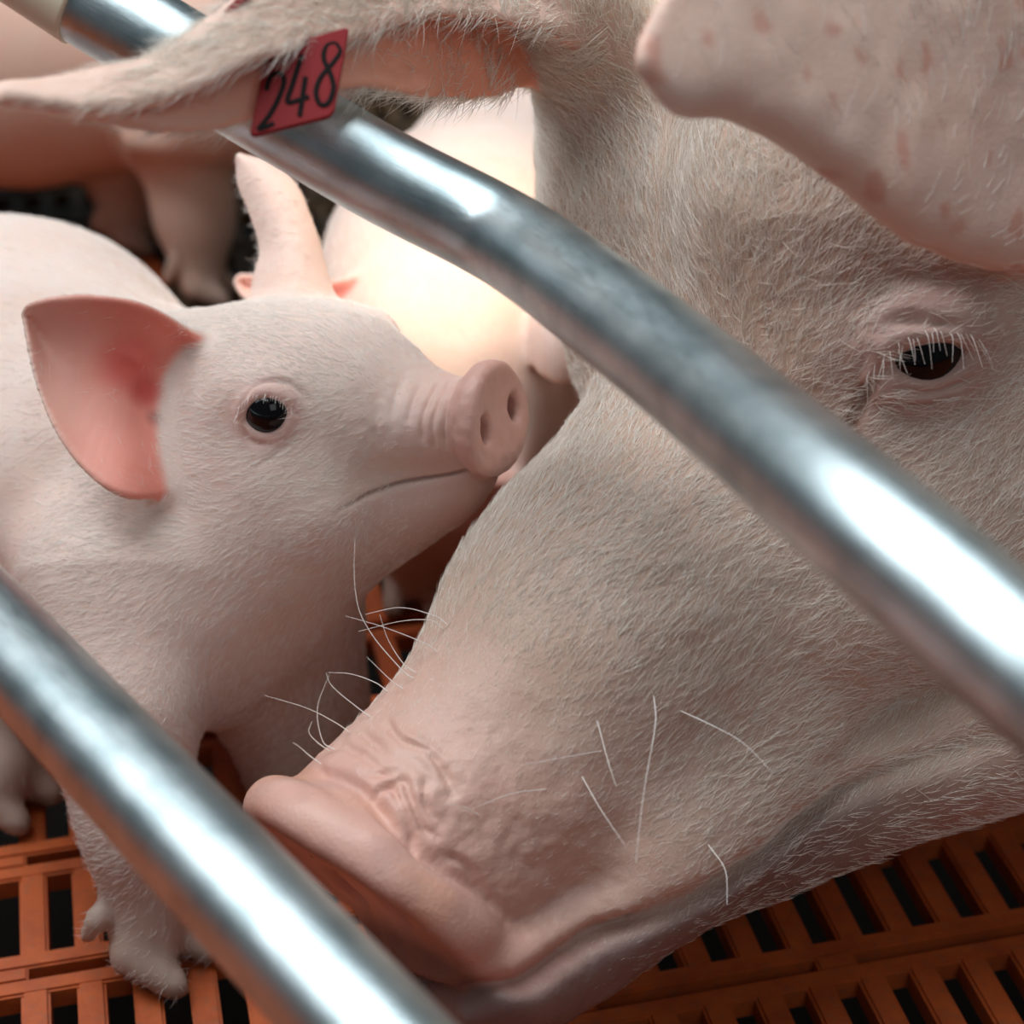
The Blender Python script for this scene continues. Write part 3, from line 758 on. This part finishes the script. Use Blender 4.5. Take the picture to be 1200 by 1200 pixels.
def curious_piglet():
    F = Frame(P(572, 490, .765), c2w((-.865, .02, .5)), c2w((-.451, .405, -.796)))
    B = []
    B += chain([F.w(.10, 0, -.008), P(225, 555, .865), P(120, 560, .895), P(20, 480, .965), P(-130, 430, 1.05)], [.048, .062, .082, .091, .095], .030)
    B += chain([F.w(.10, 0, -.02), P(255, 650, .845), P(215, 700, .855)], [.044, .058, .060], .03)
    fwd = nz(np.r_[c2w((.75, 0, -.45))[:2], 0]); lat = np.cross([0, 0, 1], fwd)
    f1 = floor_pt(180, 1128); f2 = floor_pt(372, 985); f3 = floor_pt(5, 945); f4 = floor_pt(-170, 800)
    B += chain([P(150, 690, .815), P(138, 830, .800), P(160, 960, .800), f1 + [0, 0, .020]], [.048, .031, .021, .0165], .02) + foot(f1, fwd, lat, .0125)
    B += chain([P(330, 740, .885), P(350, 850, .885), P(358, 920, .880), f2 + [0, 0, .020]], [.040, .030, .020, .0165], .02) + foot(f2, fwd, lat, .0125)
    B += chain([P(-90, 560, .975), P(-30, 720, .93), P(-40, 840, .935), f3 + [0, 0, .02]], [.065, .045, .024, .018], .03) + foot(f3, fwd, lat, .0125)
    B += chain([P(-190, 520, 1.05), P(-190, 650, 1.04), f4 + [0, 0, .06], f4 + [0, 0, .02]], [.06, .042, .022, .017], .03) + foot(f4, fwd, lat, .0125)
    T = P(-230, 400, 1.09); B += chain([T, T + [-.03, .02, .02], T + [-.05, .02, -.02], T + [-.03, .0, -.05]], [.012, .007, .005, .003], .008)
    # ears: one laid back with its bare inside to the lens, one upright
    t1 = [(226, 394, .778), (165, 360, .757), (110, 350, .752), (62, 352, .752), (36, 358, .754), (28, 368, .757)]
    b1 = [(208, 524, .799), (187, 572, .774), (140, 576, .752), (85, 528, .752), (46, 455, .754), (28, 370, .757)]
    e1 = sheet([[P(*x) for x in t1], [P(*x) for x in b1]], 56, 52, .019, c2w((.15, -.1, 1)))
    t2 = [(298, 362, .842), (302, 330, .846), (309, 292, .852), (296, 250, .858), (282, 215, .863), (280, 186, .866)]
    b2 = [(392, 362, .832), (381, 325, .838), (366, 272, .846), (350, 228, .853), (322, 196, .861), (282, 184, .866)]
    e2 = sheet([[P(*x) for x in t2], [P(*x) for x in b2]], 50, 34, .010, c2w((.1, 0, -1)))
    ears = [(*e1, .0024, .0015, .013), (*e2, .0026, .0015, .009)]
    def detail(me, pr, F, e):
        refine(me, lambda p: np.linalg.norm(p - F.w(.02, 0, 0), axis=1) < .038); refine(me, lambda p: np.linalg.norm(p - e['p'], axis=1) < .022)
        def H(px, py): return march(pr, EYE, ray(px, py))[0]
        ls = [(np.array([H(*p) for p in spline(pl, 8)]), wd, dp) for pl, wd, dp in [
            ([(535, 448), (524, 470), (519, 500), (522, 525)], .0011, .0016), ([(528, 446), (514, 472), (506, 500), (510, 528)], .0011, .0013), ([(515, 448), (502, 470), (494, 495), (496, 520)], .0012, .0011),
            ([(495, 445), (484, 470), (476, 500)], .0016, .0009), ([(472, 440), (462, 470), (458, 500)], .002, .0009), ([(445, 470), (440, 500), (452, 540)], .003, .0012),
            ([(285, 475), (292, 455), (315, 445), (345, 450), (362, 470)], .0013, .0013), ([(282, 500), (292, 517), (315, 522)], .0013, .0010), ([(300, 545), (320, 535), (345, 515)], .0015, .0008),
            ([(345, 484), (352, 485)], .0010, .0012)]]
        S_ = lambda pl, dz: np.array([P(x, y, dz) for x, y in spline(pl, 10)])
        ls += [(S_([(75, 390), (115, 398), (160, 420), (186, 455)], .768), .0035, -.0018), (S_([(100, 415), (140, 440), (165, 480), (172, 520)], .772), .0035, .0014), (S_([(90, 455), (130, 470), (165, 500)], .772), .003, -.0010)]
        displace(me, ls, lambda p: vnoise(p, 60, 1) * .0006 + vnoise(p, 300, 2) * .00025 * (F.loc(p)[:, 0] < .05))
    return make_piglet('piglet', F, 1.0, B, ears, [c2w((0, 0, -1)), c2w((-.6, 0, .8))], 'curious white piglet gazing up at the sow, one ear laid back, dark eye', .00125, 110000,
                       np.r_[((f1 + f4) / 2)[:2], 0], detail=detail, eye_px=(311, 487), spots=[(P(150, 425, .768), .004, .018, (.80, .12, .10), .65), (P(172, 458, .772), .002, .010, (.60, .07, .06), .8), (P(180, 492, .778), .002, .0075, (.12, .03, .03), .9), (P(176, 515, .778), .001, .005, (.15, .04, .035), .8)])


def dozing_piglet():
    """the lamp-lit piglet behind: head towards the lens, body behind"""
    F = Frame(P(572, 590, .905), c2w((-.12, -.72, .60)), c2w((.96, .12, .10)))
    B = chain([F.w(.10, 0, -.005), P(548, 400, 1.00), P(562, 330, 1.045), P(610, 240, 1.13)], [.050, .072, .080, .078], .035)
    B.append(rc(P(560, 470, 1.0), P(575, 560, .985), .062, .050, .03))
    fwd = nz(np.r_[c2w((-.1, 0, -1))[:2], 0]); lat = np.cross([0, 0, 1], fwd)
    f1, f2, f3, f4 = floor_pt(492, 702), floor_pt(640, 700), floor_pt(510, 480), floor_pt(720, 470)
    for s, f, j in (((515, 540, 1.0), f1, 0), ((625, 540, 1.0), f2, 0)): B += chain([P(*s), (P(*s) + f) / 2, f + [0, 0, .02]], [.042, .026, .016], .02) + foot(f, fwd, lat, .012)
    for s, f in (((560, 330, 1.1), f3), ((690, 320, 1.1), f4)): B += chain([P(*s), (P(*s) + f) / 2 - fwd * .02, f + [0, 0, .02]], [.05, .028, .016], .02) + foot(f, fwd, lat, .012)
    e1 = sheet([[P(*x) for x in [(468, 376, .950), (432, 336, .945), (385, 332, .952), (330, 330, .96), (284, 324, .965), (277, 330, .966)]],
                [P(*x) for x in [(462, 408, .945), (425, 384, .935), (385, 380, .940), (335, 362, .952), (290, 348, .962), (277, 332, .966)]]], 46, 26, .010, c2w((0, .0, 1)))
    e2 = sheet([[P(*x) for x in [(618, 376, .93), (640, 366, .90), (668, 376, .895), (700, 408, .90)]], [P(*x) for x in [(622, 415, .92), (638, 436, .895), (668, 446, .89), (700, 414, .90)]]], 36, 30, -.008, c2w((0, 0, 1)))
    ears = [(*e1, .0026, .0018, .006), (*e2, .0026, .0018, .006)]
    return make_piglet('piglet', F, 1.0, B, ears, [c2w((0, .5, -1)), c2w((0, .5, 1))], 'pink piglet glowing in warm lamp light behind the curious piglet', .0021, 16000, np.r_[((f1 + f4) / 2)[:2], 0], group=None, eye_px=None)


def shaded_piglet():
    F = Frame(P(420, 60, 1.25), c2w((-.95, -.05, .25)), c2w((-.2, .45, -.87)))
    B = chain([F.w(.10, 0, -.01), P(180, 55, 1.33), P(30, 60, 1.36), P(-130, 70, 1.42)], [.050, .075, .090, .092], .035)
    fwd = nz(np.r_[c2w((1, 0, -.2))[:2], 0]); lat = np.cross([0, 0, 1], fwd)
    f1, f2, f3, f4 = floor_pt(238, 352), floor_pt(150, 292), floor_pt(-150, 340), floor_pt(-200, 280)
    for s, f in (((215, 130, 1.31), f1), ((150, 120, 1.40), f2)): B += chain([P(*s), (P(*s) * .45 + f * .55), f + [0, 0, .02]], [.045, .025, .017], .02) + foot(f, fwd, lat, .012)
    for s, f in (((-110, 150, 1.38), f3), ((-160, 140, 1.47), f4)): B += chain([P(*s), (P(*s) + f) / 2 - fwd * .02, f + [0, 0, .02]], [.06, .03, .017], .03) + foot(f, fwd, lat, .012)
    T = P(-260, 30, 1.46); B += chain([T, T + [-.03, 0, .02], T + [-.05, .0, -.02]], [.012, .007, .004], .008)
    e1 = sheet([[P(*x) for x in [(235, 20, 1.28), (205, 0, 1.27), (165, 5, 1.275)]], [P(*x) for x in [(235, 80, 1.27), (200, 90, 1.26), (165, 10, 1.275)]]], 36, 30, .010, c2w((0, 0, 1)))
    e2 = sheet([[P(*x) for x in [(275, -20, 1.36), (270, -70, 1.37), (280, -110, 1.38)]], [P(*x) for x in [(330, -15, 1.35), (325, -60, 1.36), (282, -112, 1.38)]]], 36, 30, .010, c2w((0, 0, -1)))
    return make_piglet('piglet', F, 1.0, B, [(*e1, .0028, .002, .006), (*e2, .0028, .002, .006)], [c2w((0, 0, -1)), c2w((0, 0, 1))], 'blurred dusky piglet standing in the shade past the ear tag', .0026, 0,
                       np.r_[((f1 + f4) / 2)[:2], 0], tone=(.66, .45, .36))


sow = make_sow()
pig_a = curious_piglet(); pig_b = dozing_piglet(); pig_c = shaded_piglet()
hlo.location = P(505, 370, .95) + np.array([.11, -.04, .44])
hlo.rotation_euler = (Vector(P(525, 430, .94)) - Vector(hlo.location)).to_track_quat('-Z', 'Y').to_euler()


# ------------------------------------------------------------------ steel pipes
def steel():
    m = mat('galvanised_steel', (.62, .68, .70), .24, 1.0); nt = m.node_tree; b = nt.nodes['Principled BSDF']; L = nt.links.new
    tc = node(nt, 'ShaderNodeTexCoord'); uv = node(nt, 'ShaderNodeMapping'); uv.inputs['Scale'].default_value = (1.4, 26, 1); L(tc.outputs['UV'], uv.inputs['Vector'])
    n = node(nt, 'ShaderNodeTexNoise'); n.inputs['Scale'].default_value = 9; n.inputs['Detail'].default_value = 6; n.inputs['Roughness'].default_value = .65; L(uv.outputs[0], n.inputs['Vector'])
    n2 = node(nt, 'ShaderNodeTexNoise'); n2.inputs['Scale'].default_value = 55; n2.inputs['Detail'].default_value = 4; L(tc.outputs['Object'], n2.inputs['Vector'])
    r = node(nt, 'ShaderNodeMapRange'); r.inputs[1].default_value = .3; r.inputs[2].default_value = .7; r.inputs[3].default_value = .25; r.inputs[4].default_value = .40; L(n.outputs['Fac'], r.inputs[0]); L(r.outputs[0], b.inputs['Roughness'])
    cr = node(nt, 'ShaderNodeValToRGB'); cr.color_ramp.elements[0].position = .30; cr.color_ramp.elements[0].color = (.40, .51, .54, 1); cr.color_ramp.elements[1].position = .62; cr.color_ramp.elements[1].color = (.62, .73, .76, 1)
    L(n2.outputs['Fac'], cr.inputs[0]); L(cr.outputs[0], b.inputs['Base Color'])
    bp = node(nt, 'ShaderNodeBump'); bp.inputs['Strength'].default_value = .22; bp.inputs['Distance'].default_value = .0006; L(n.outputs['Fac'], bp.inputs['Height']); L(bp.outputs[0], b.inputs['Normal'])
    return m


M_STEEL = steel()


def tube(name, path, r, m, parent, n=220, seg=48, squash=None, cap=True):
    c = spline(path, n); bm = bmesh.new(); uvl = bm.loops.layers.uv.new('UVMap'); t = np.gradient(c, axis=0); t /= np.linalg.norm(t, axis=1, keepdims=True)
    u = nz(np.cross(t[0], [0, 0, 1])); rings = []; s = np.r_[0, np.cumsum(np.linalg.norm(np.diff(c, axis=0), axis=1))]
    for i in range(n):
        u = nz(u - t[i] * u.dot(t[i])); v = np.cross(t[i], u); rr = r if squash is None else r
        k = squash(s[i] / s[-1]) if squash else 0
        rings.append([bm.verts.new(c[i] + u * math.cos(a) * r * (1 + .25 * k) + v * math.sin(a) * r * (1 - k)) for a in np.linspace(0, 2 * math.pi, seg, endpoint=False)])
    for i in range(n - 1):
        for j in range(seg):
            k = (j + 1) % seg; f = bm.faces.new((rings[i][j], rings[i][k], rings[i + 1][k], rings[i + 1][j])); f.smooth = True
            for lp, (ii, jj) in zip(f.loops, ((i, j), (i, j + 1), (i + 1, j + 1), (i + 1, j))): lp[uvl].uv = (s[ii] * 6, jj / seg)
    if cap: bm.faces.new(rings[0][::-1]); bm.faces.new(rings[-1])
    bm.normal_update(); me = bpy.data.meshes.new(name); bm.to_mesh(me); bm.free(); return link(name, me, m, parent)


PR = .01685
up = [P(40, -42, .672), P(110, 4, .671), P(190, 52, .670), P(330, 136, .668), P(450, 206, .667), P(560, 262, .661), P(620, 297, .645), P(690, 348, .613), P(800, 434, .562), P(1000, 601, .480), P(1200, 773, .436), P(1330, 885, .405), P(1500, 1040, .375), P(1500, 1040, .375) + (P(1500, 1040, .375) - P(1200, 773, .436)) * 3.2 * np.array([1, 1, .15])]
o = tube('steel_pipe', up, PR, M_STEEL, None, squash=lambda s: .07 * 0)
o['label'] = 'bent shiny galvanised pipe crossing in front of the sow head'; o['category'] = 'pipe'; o['group'] = 'galvanised crate pipes'
sl = tube('pipe_sleeve', [P(-1100, -760, .72), P(-560, -424, .69), P(-80, -116, .676), P(-20, -80, .674), P(40, -42, .672), P(104, 0, .671)], PR * 1.06, mat('cream_plastic', (.78, .72, .56), .55), o, n=80); sl['label'] = 'cream plastic sleeve on the pipe end'
la_, lb_ = P(0, 747, .624), P(423, 1198, .481); lo_ = [la_ - (lb_ - la_) * 2.2 * np.array([1, 1, .2]), la_ - (lb_ - la_) * .5, la_, lb_, lb_ + (lb_ - la_) * .5, lb_ + (lb_ - la_) * 2.6 * np.array([1, 1, .2])]
o2 = tube('steel_pipe', lo_, PR, M_STEEL, None, n=240); o2['label'] = 'straight galvanised pipe low in front of the piglet legs'; o2['category'] = 'pipe'; o2['group'] = 'galvanised crate pipes'


# ------------------------------------------------------------------ red ear tag 248
def ear_tag():
    red = mat('red_tag_plastic', (.22, .010, .013), .5); red.node_tree.nodes['Principled BSDF'].inputs['Specular IOR Level'].default_value = .15; ink = mat('tag_ink', (.010, .009, .009), .8); ink.node_tree.nodes['Principled BSDF'].inputs['Specular IOR Level'].default_value = .1
    cs = [P(312, 62, .616), P(410, 32, .622), P(391, 137, .612), P(292, 162, .606)]; c = sum(cs) / 4; base = c
    ux = nz(cs[1] - cs[0] + cs[2] - cs[3]); nrm = nz(np.cross(ux, cs[3] - cs[0])); nrm = nrm if nrm @ (EYE - c) > 0 else -nrm
    root = empty('ear_tag', base, 'red plastic ear tag with black number 248 hanging from the sow ear', 'tag')
    bm = bmesh.new(); ring = []
    n = 4
    for i in range(4):
        p, a, b = cs[i], cs[i - 1], cs[(i + 1) % 4]; r = .0028
        q0 = p + nz(a - p) * r; q1 = p + nz(b - p) * r
        for t in np.linspace(0, 1, 5): ring.append((1 - t) ** 2 * q0 + 2 * t * (1 - t) * p + t * t * q1)
    def lay(off, ins): return [bm.verts.new(c + (x - c) * ins + nrm * off - base) for x in ring]
    L_ = [lay(-.0010, .97), lay(-.0006, 1), lay(.0006, 1), lay(.0010, .97)]; m = len(ring)
    for a, b in zip(L_[:-1], L_[1:]):
        for j in range(m): bm.faces.new((a[j], a[(j + 1) % m], b[(j + 1) % m], b[j]))
    bm.faces.new(L_[0][::-1]); bm.faces.new(L_[-1]); bmesh.ops.recalc_face_normals(bm, faces=bm.faces)
    me = bpy.data.meshes.new('tag_plate'); bm.to_mesh(me); bm.free(); link('tag_plate', me, red, root)
    # stem and the button on the outside of the ear
    def plane(px, py):
        r = ray(px, py); return EYE + r * ((c - EYE) @ nrm / (r @ nrm))
    for digit, strokes in (('2', [[(312, 108), (317, 92), (327, 87), (333, 97), (326, 118), (315, 138), (302, 154)], [(302, 154), (311, 151), (321, 146)]]),
                           ('4', [[(354, 66), (343, 100), (337, 121), (350, 119), (362, 115)], [(358, 92), (354, 118), (351, 138)]]),
                           ('8', [[(393, 52), (383, 55), (379, 70), (386, 86), (391, 104), (385, 122), (375, 124), (370, 110), (376, 92), (390, 76), (399, 62), (393, 52)]])):
        bm = bmesh.new()
        for stq in strokes:
            pts = np.array([plane(x, y) for x, y in spline(stq, 26)]) + nrm * .0011; t = np.gradient(pts, axis=0); prev = None
            for i, p in enumerate(pts):
                s = np.cross(nrm, nz(t[i])) * .00085; h = nrm * .0002; quad = [bm.verts.new(x - base) for x in (p + s, p + h, p - s)]
                if prev:
                    for k in range(2): bm.faces.new((prev[k], prev[k + 1], quad[k + 1], quad[k]))
                prev = quad
        bmesh.ops.recalc_face_normals(bm, faces=bm.faces)
        me = bpy.data.meshes.new('digit'); bm.to_mesh(me); bm.free(); link('digit', me, ink, root, label='black hand-drawn digit ' + digit)
    a = P(330, 45, .618); b_ = P(345, 82, .626)
    tube('tag_stem', [a - base, (a + b_) / 2 - base, b_ - base], .0022, red, root, n=8, seg=12)
    # the back plate, seen edge-on above the ear
    bm = bmesh.new(); e0, e1 = P(238, 42, .606), P(292, -8, .612); dpth = c2w((-.004, -.012, .03)); th = c2w((.0009, .0009, 0)); vs = []
    for q in (e0, e1, e1 + dpth, e0 + dpth):
        vs.append((bm.verts.new(q - th - base), bm.verts.new(q + th - base)))
    bm.faces.new([x[0] for x in vs]); bm.faces.new([x[1] for x in vs][::-1])
    for i in range(4): bm.faces.new((vs[i][0], vs[i][1], vs[(i + 1) % 4][1], vs[(i + 1) % 4][0]))
    bmesh.ops.recalc_face_normals(bm, faces=bm.faces); bmesh.ops.bevel(bm, geom=bm.edges[:], offset=.0004, segments=2, affect='EDGES')
    me = bpy.data.meshes.new('back_plate'); bm.to_mesh(me); bm.free(); link('back_plate', me, red, root)


ear_tag()


# ------------------------------------------------------------------ slatted floor
def floor_mat(name, c0, c1, dirt):
    m = mat(name, c0, .5); nt = m.node_tree; b = nt.nodes['Principled BSDF']; L = nt.links.new; tc = node(nt, 'ShaderNodeTexCoord'); geo = node(nt, 'ShaderNodeNewGeometry')
    n = node(nt, 'ShaderNodeTexNoise'); n.inputs['Scale'].default_value = 38; n.inputs['Detail'].default_value = 7; n.inputs['Roughness'].default_value = .65; L(geo.outputs['Position'], n.inputs['Vector'])
    cr = node(nt, 'ShaderNodeValToRGB'); e = cr.color_ramp.elements; e[0].position = .32; e[0].color = (*c1, 1); e[1].position = .58; e[1].color = (*c0, 1); L(n.outputs['Fac'], cr.inputs[0])
    n2 = node(nt, 'ShaderNodeTexNoise'); n2.inputs['Scale'].default_value = 210; n2.inputs['Detail'].default_value = 4; L(geo.outputs['Position'], n2.inputs['Vector'])
    mx = node(nt, 'ShaderNodeMix', data_type='RGBA', blend_type='MULTIPLY'); mx.inputs[0].default_value = .5; L(cr.outputs[0], mx.inputs[6]); L(n2.outputs['Color'], mx.inputs[7])
    mr = node(nt, 'ShaderNodeMix', data_type='RGBA'); k = node(nt, 'ShaderNodeMapRange'); k.inputs[1].default_value = .52; k.inputs[2].default_value = .75; k.inputs[3].default_value = 0; k.inputs[4].default_value = dirt; L(n2.outputs['Fac'], k.inputs[0])
    L(k.outputs[0], mr.inputs[0]); L(cr.outputs[0], mr.inputs[6]); mr.inputs[7].default_value = (.16, .10, .06, 1); L(mr.outputs[2], b.inputs['Base Color'])
    bp = node(nt, 'ShaderNodeBump'); bp.inputs['Strength'].default_value = .3; bp.inputs['Distance'].default_value = .001; L(n2.outputs['Fac'], bp.inputs['Height']); L(bp.outputs[0], b.inputs['Normal'])
    return m


M_OR = floor_mat('orange_plastic', (.52, .105, .021), (.36, .066, .015), .40)
M_DK = floor_mat('shade_dark_plastic', (.075, .038, .014), (.030, .022, .012), .5)  # rear panels: deep shade over the orange floor put into the colour
YAW = math.radians(13); GX = np.array([math.cos(YAW), math.sin(YAW), 0]); GY = np.array([-math.sin(YAW), math.cos(YAW), 0])
PIT, ROW, SLOT, GAP, BAR, TH = .0235, .072, .0475, .0065, .0123, .011
NX, NY = 20, 6; PW, PL = NX * PIT, NY * ROW
fl = bpy.data.objects.new('floor', None); C.objects.link(fl); fl['kind'] = 'structure'; fl['label'] = 'orange plastic slatted pen floor with dark slots'


def box(bm, x0, x1, y0, y1, z0, z1): 
    g = bmesh.ops.create_cube(bm, size=1)
    for v in g['verts']: v.co = ((x0 + x1) / 2 + v.co.x * (x1 - x0), (y0 + y1) / 2 + v.co.y * (y1 - y0), (z0 + z1) / 2 + v.co.z * (z1 - z0))
    return g['verts']


def bevel_top(bm, w, seg):
    es = [e for e in bm.edges if all(v.co.z > -1e-5 for v in e.verts) or abs(e.verts[0].co.z - e.verts[1].co.z) > .005]
    bmesh.ops.bevel(bm, geom=es, offset=w, segments=seg, affect='EDGES')


def panel_mesh():
    """cross strips, the bridges between rows and the side rails of one panel"""
    full = bpy.data.meshes.new('floor_panel'); B = bmesh.new()
    def add(x0, x1, y0, y1):
        b = bmesh.new(); box(b, x0, x1, y0, y1, -TH, 0); bevel_top(b, .0012, 2); t = bpy.data.meshes.new('t'); b.to_mesh(t); b.free(); B.from_mesh(t); bpy.data.meshes.remove(t)
    s = (ROW - GAP - SLOT) / 2
    for j in range(NY):
        y = j * ROW; add(.0008, PW - .0008, y + GAP, y + GAP + s); add(.0008, PW - .0008, y + GAP + s + SLOT, y + ROW)
        for k in range(0, NX + 1, 5): add(max(k * PIT - .009, .0008), min(k * PIT + .009, PW - .0008), y + (.0006 if j == 0 else -.001), y + GAP + .001)
    add(.0008, .0062, .0006, PL); add(PW - .0062, PW - .0008, .0006, PL)
    for f in B.faces: f.smooth = False
    B.to_mesh(full); B.free(); return full


def slat_mesh():
    b = bmesh.new(); s = (ROW - GAP - SLOT) / 2; box(b, -BAR / 2, BAR / 2, -SLOT / 2 - .0016, SLOT / 2 + .0016, -TH, -.0004)
    es = [e for e in b.edges if all(v.co.z > -.001 for v in e.verts) and abs(e.verts[0].co.x - e.verts[1].co.x) < 1e-6]
    bmesh.ops.bevel(b, geom=es, offset=.0014, segments=2, affect='EDGES'); me = bpy.data.meshes.new('slat'); b.to_mesh(me); b.free(); return me


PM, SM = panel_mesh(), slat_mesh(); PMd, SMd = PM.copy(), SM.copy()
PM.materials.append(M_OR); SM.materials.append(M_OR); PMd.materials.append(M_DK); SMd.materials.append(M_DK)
dg = bpy.context.evaluated_depsgraph_get(); dg.update()
ORG = floor_pt(305, 970) - GX * PW - GY * (PL - ROW * 3)          # a panel corner falls beside the piglet's far fore leg
cand = []; rest = {False: [], True: []}
for i in range(-4, 7):
    for j in range(-4, 8):
        o = ORG + GX * PW * i + GY * PL * j; ctr = o + GX * PW / 2 + GY * PL / 2
        if ctr[1] < -.45 or ctr[1] > 2.7 or ctr[0] < -1.3 or ctr[0] > 1.75: continue
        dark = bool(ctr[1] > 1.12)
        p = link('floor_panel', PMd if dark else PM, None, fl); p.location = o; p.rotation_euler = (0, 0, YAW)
        for r in range(NY):
            for k in range(NX):
                lx, ly = (k + .5) * PIT, r * ROW + GAP + (ROW - GAP) / 2; wpt = o + GX * lx + GY * ly; rel = wpt - EYE; z = rel @ FW
                px, py = 600 + FPX * (rel @ RX) / z, 600 + FPX * (rel @ DN) / z; vis = -15 < px < 1215 and -15 < py < 1215 and not dark
                if vis:
                    hits = 0
                    for dx, dy in ((0, 0), (0, SLOT * .45), (0, -SLOT * .45)):
                        t = wpt + GY * dy + [0, 0, .004]; dd = t - EYE; L0 = np.linalg.norm(dd); hit = SC.ray_cast(dg, Vector(EYE), Vector(dd / L0), distance=L0 - .003); hits += not hit[0]
                    vis = hits > 0
                if vis: cand.append((z, p, lx, ly))
                else: rest[dark].append(wpt)
cand.sort(key=lambda c: c[0])
for z, p, lx, ly in cand[:300]:
    s = link('slat', SM, None, p); s.location = (lx, ly, 0)
rest[False] += [np.array(c[1].location) + GX * c[2] + GY * c[3] for c in cand[300:]]
print('slats', len(cand), {k: len(v) for k, v in rest.items()})
RZ = np.stack([GX, GY, [0, 0, 1]], 1)
for dark, pts in rest.items():
    if not pts: continue
    sv = mesh_v(SM) @ RZ.T; fs = [list(f.vertices) for f in SM.polygons]; n = len(sv); V = (np.array(pts)[:, None] + sv[None]).reshape(-1, 3)
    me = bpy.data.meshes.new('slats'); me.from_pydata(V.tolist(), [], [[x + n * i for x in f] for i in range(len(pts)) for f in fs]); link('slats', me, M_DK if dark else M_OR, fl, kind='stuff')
bm = bmesh.new(); box(bm, -3.5, 3.5, -2.5, 5.5, -.36, -.32); me = bpy.data.meshes.new('pit'); bm.to_mesh(me); bm.free(); link('slurry_pit', me, mat('dark_slurry', (.012, .010, .008), .95), fl)
print('done', round(time.time() - T0, 1))
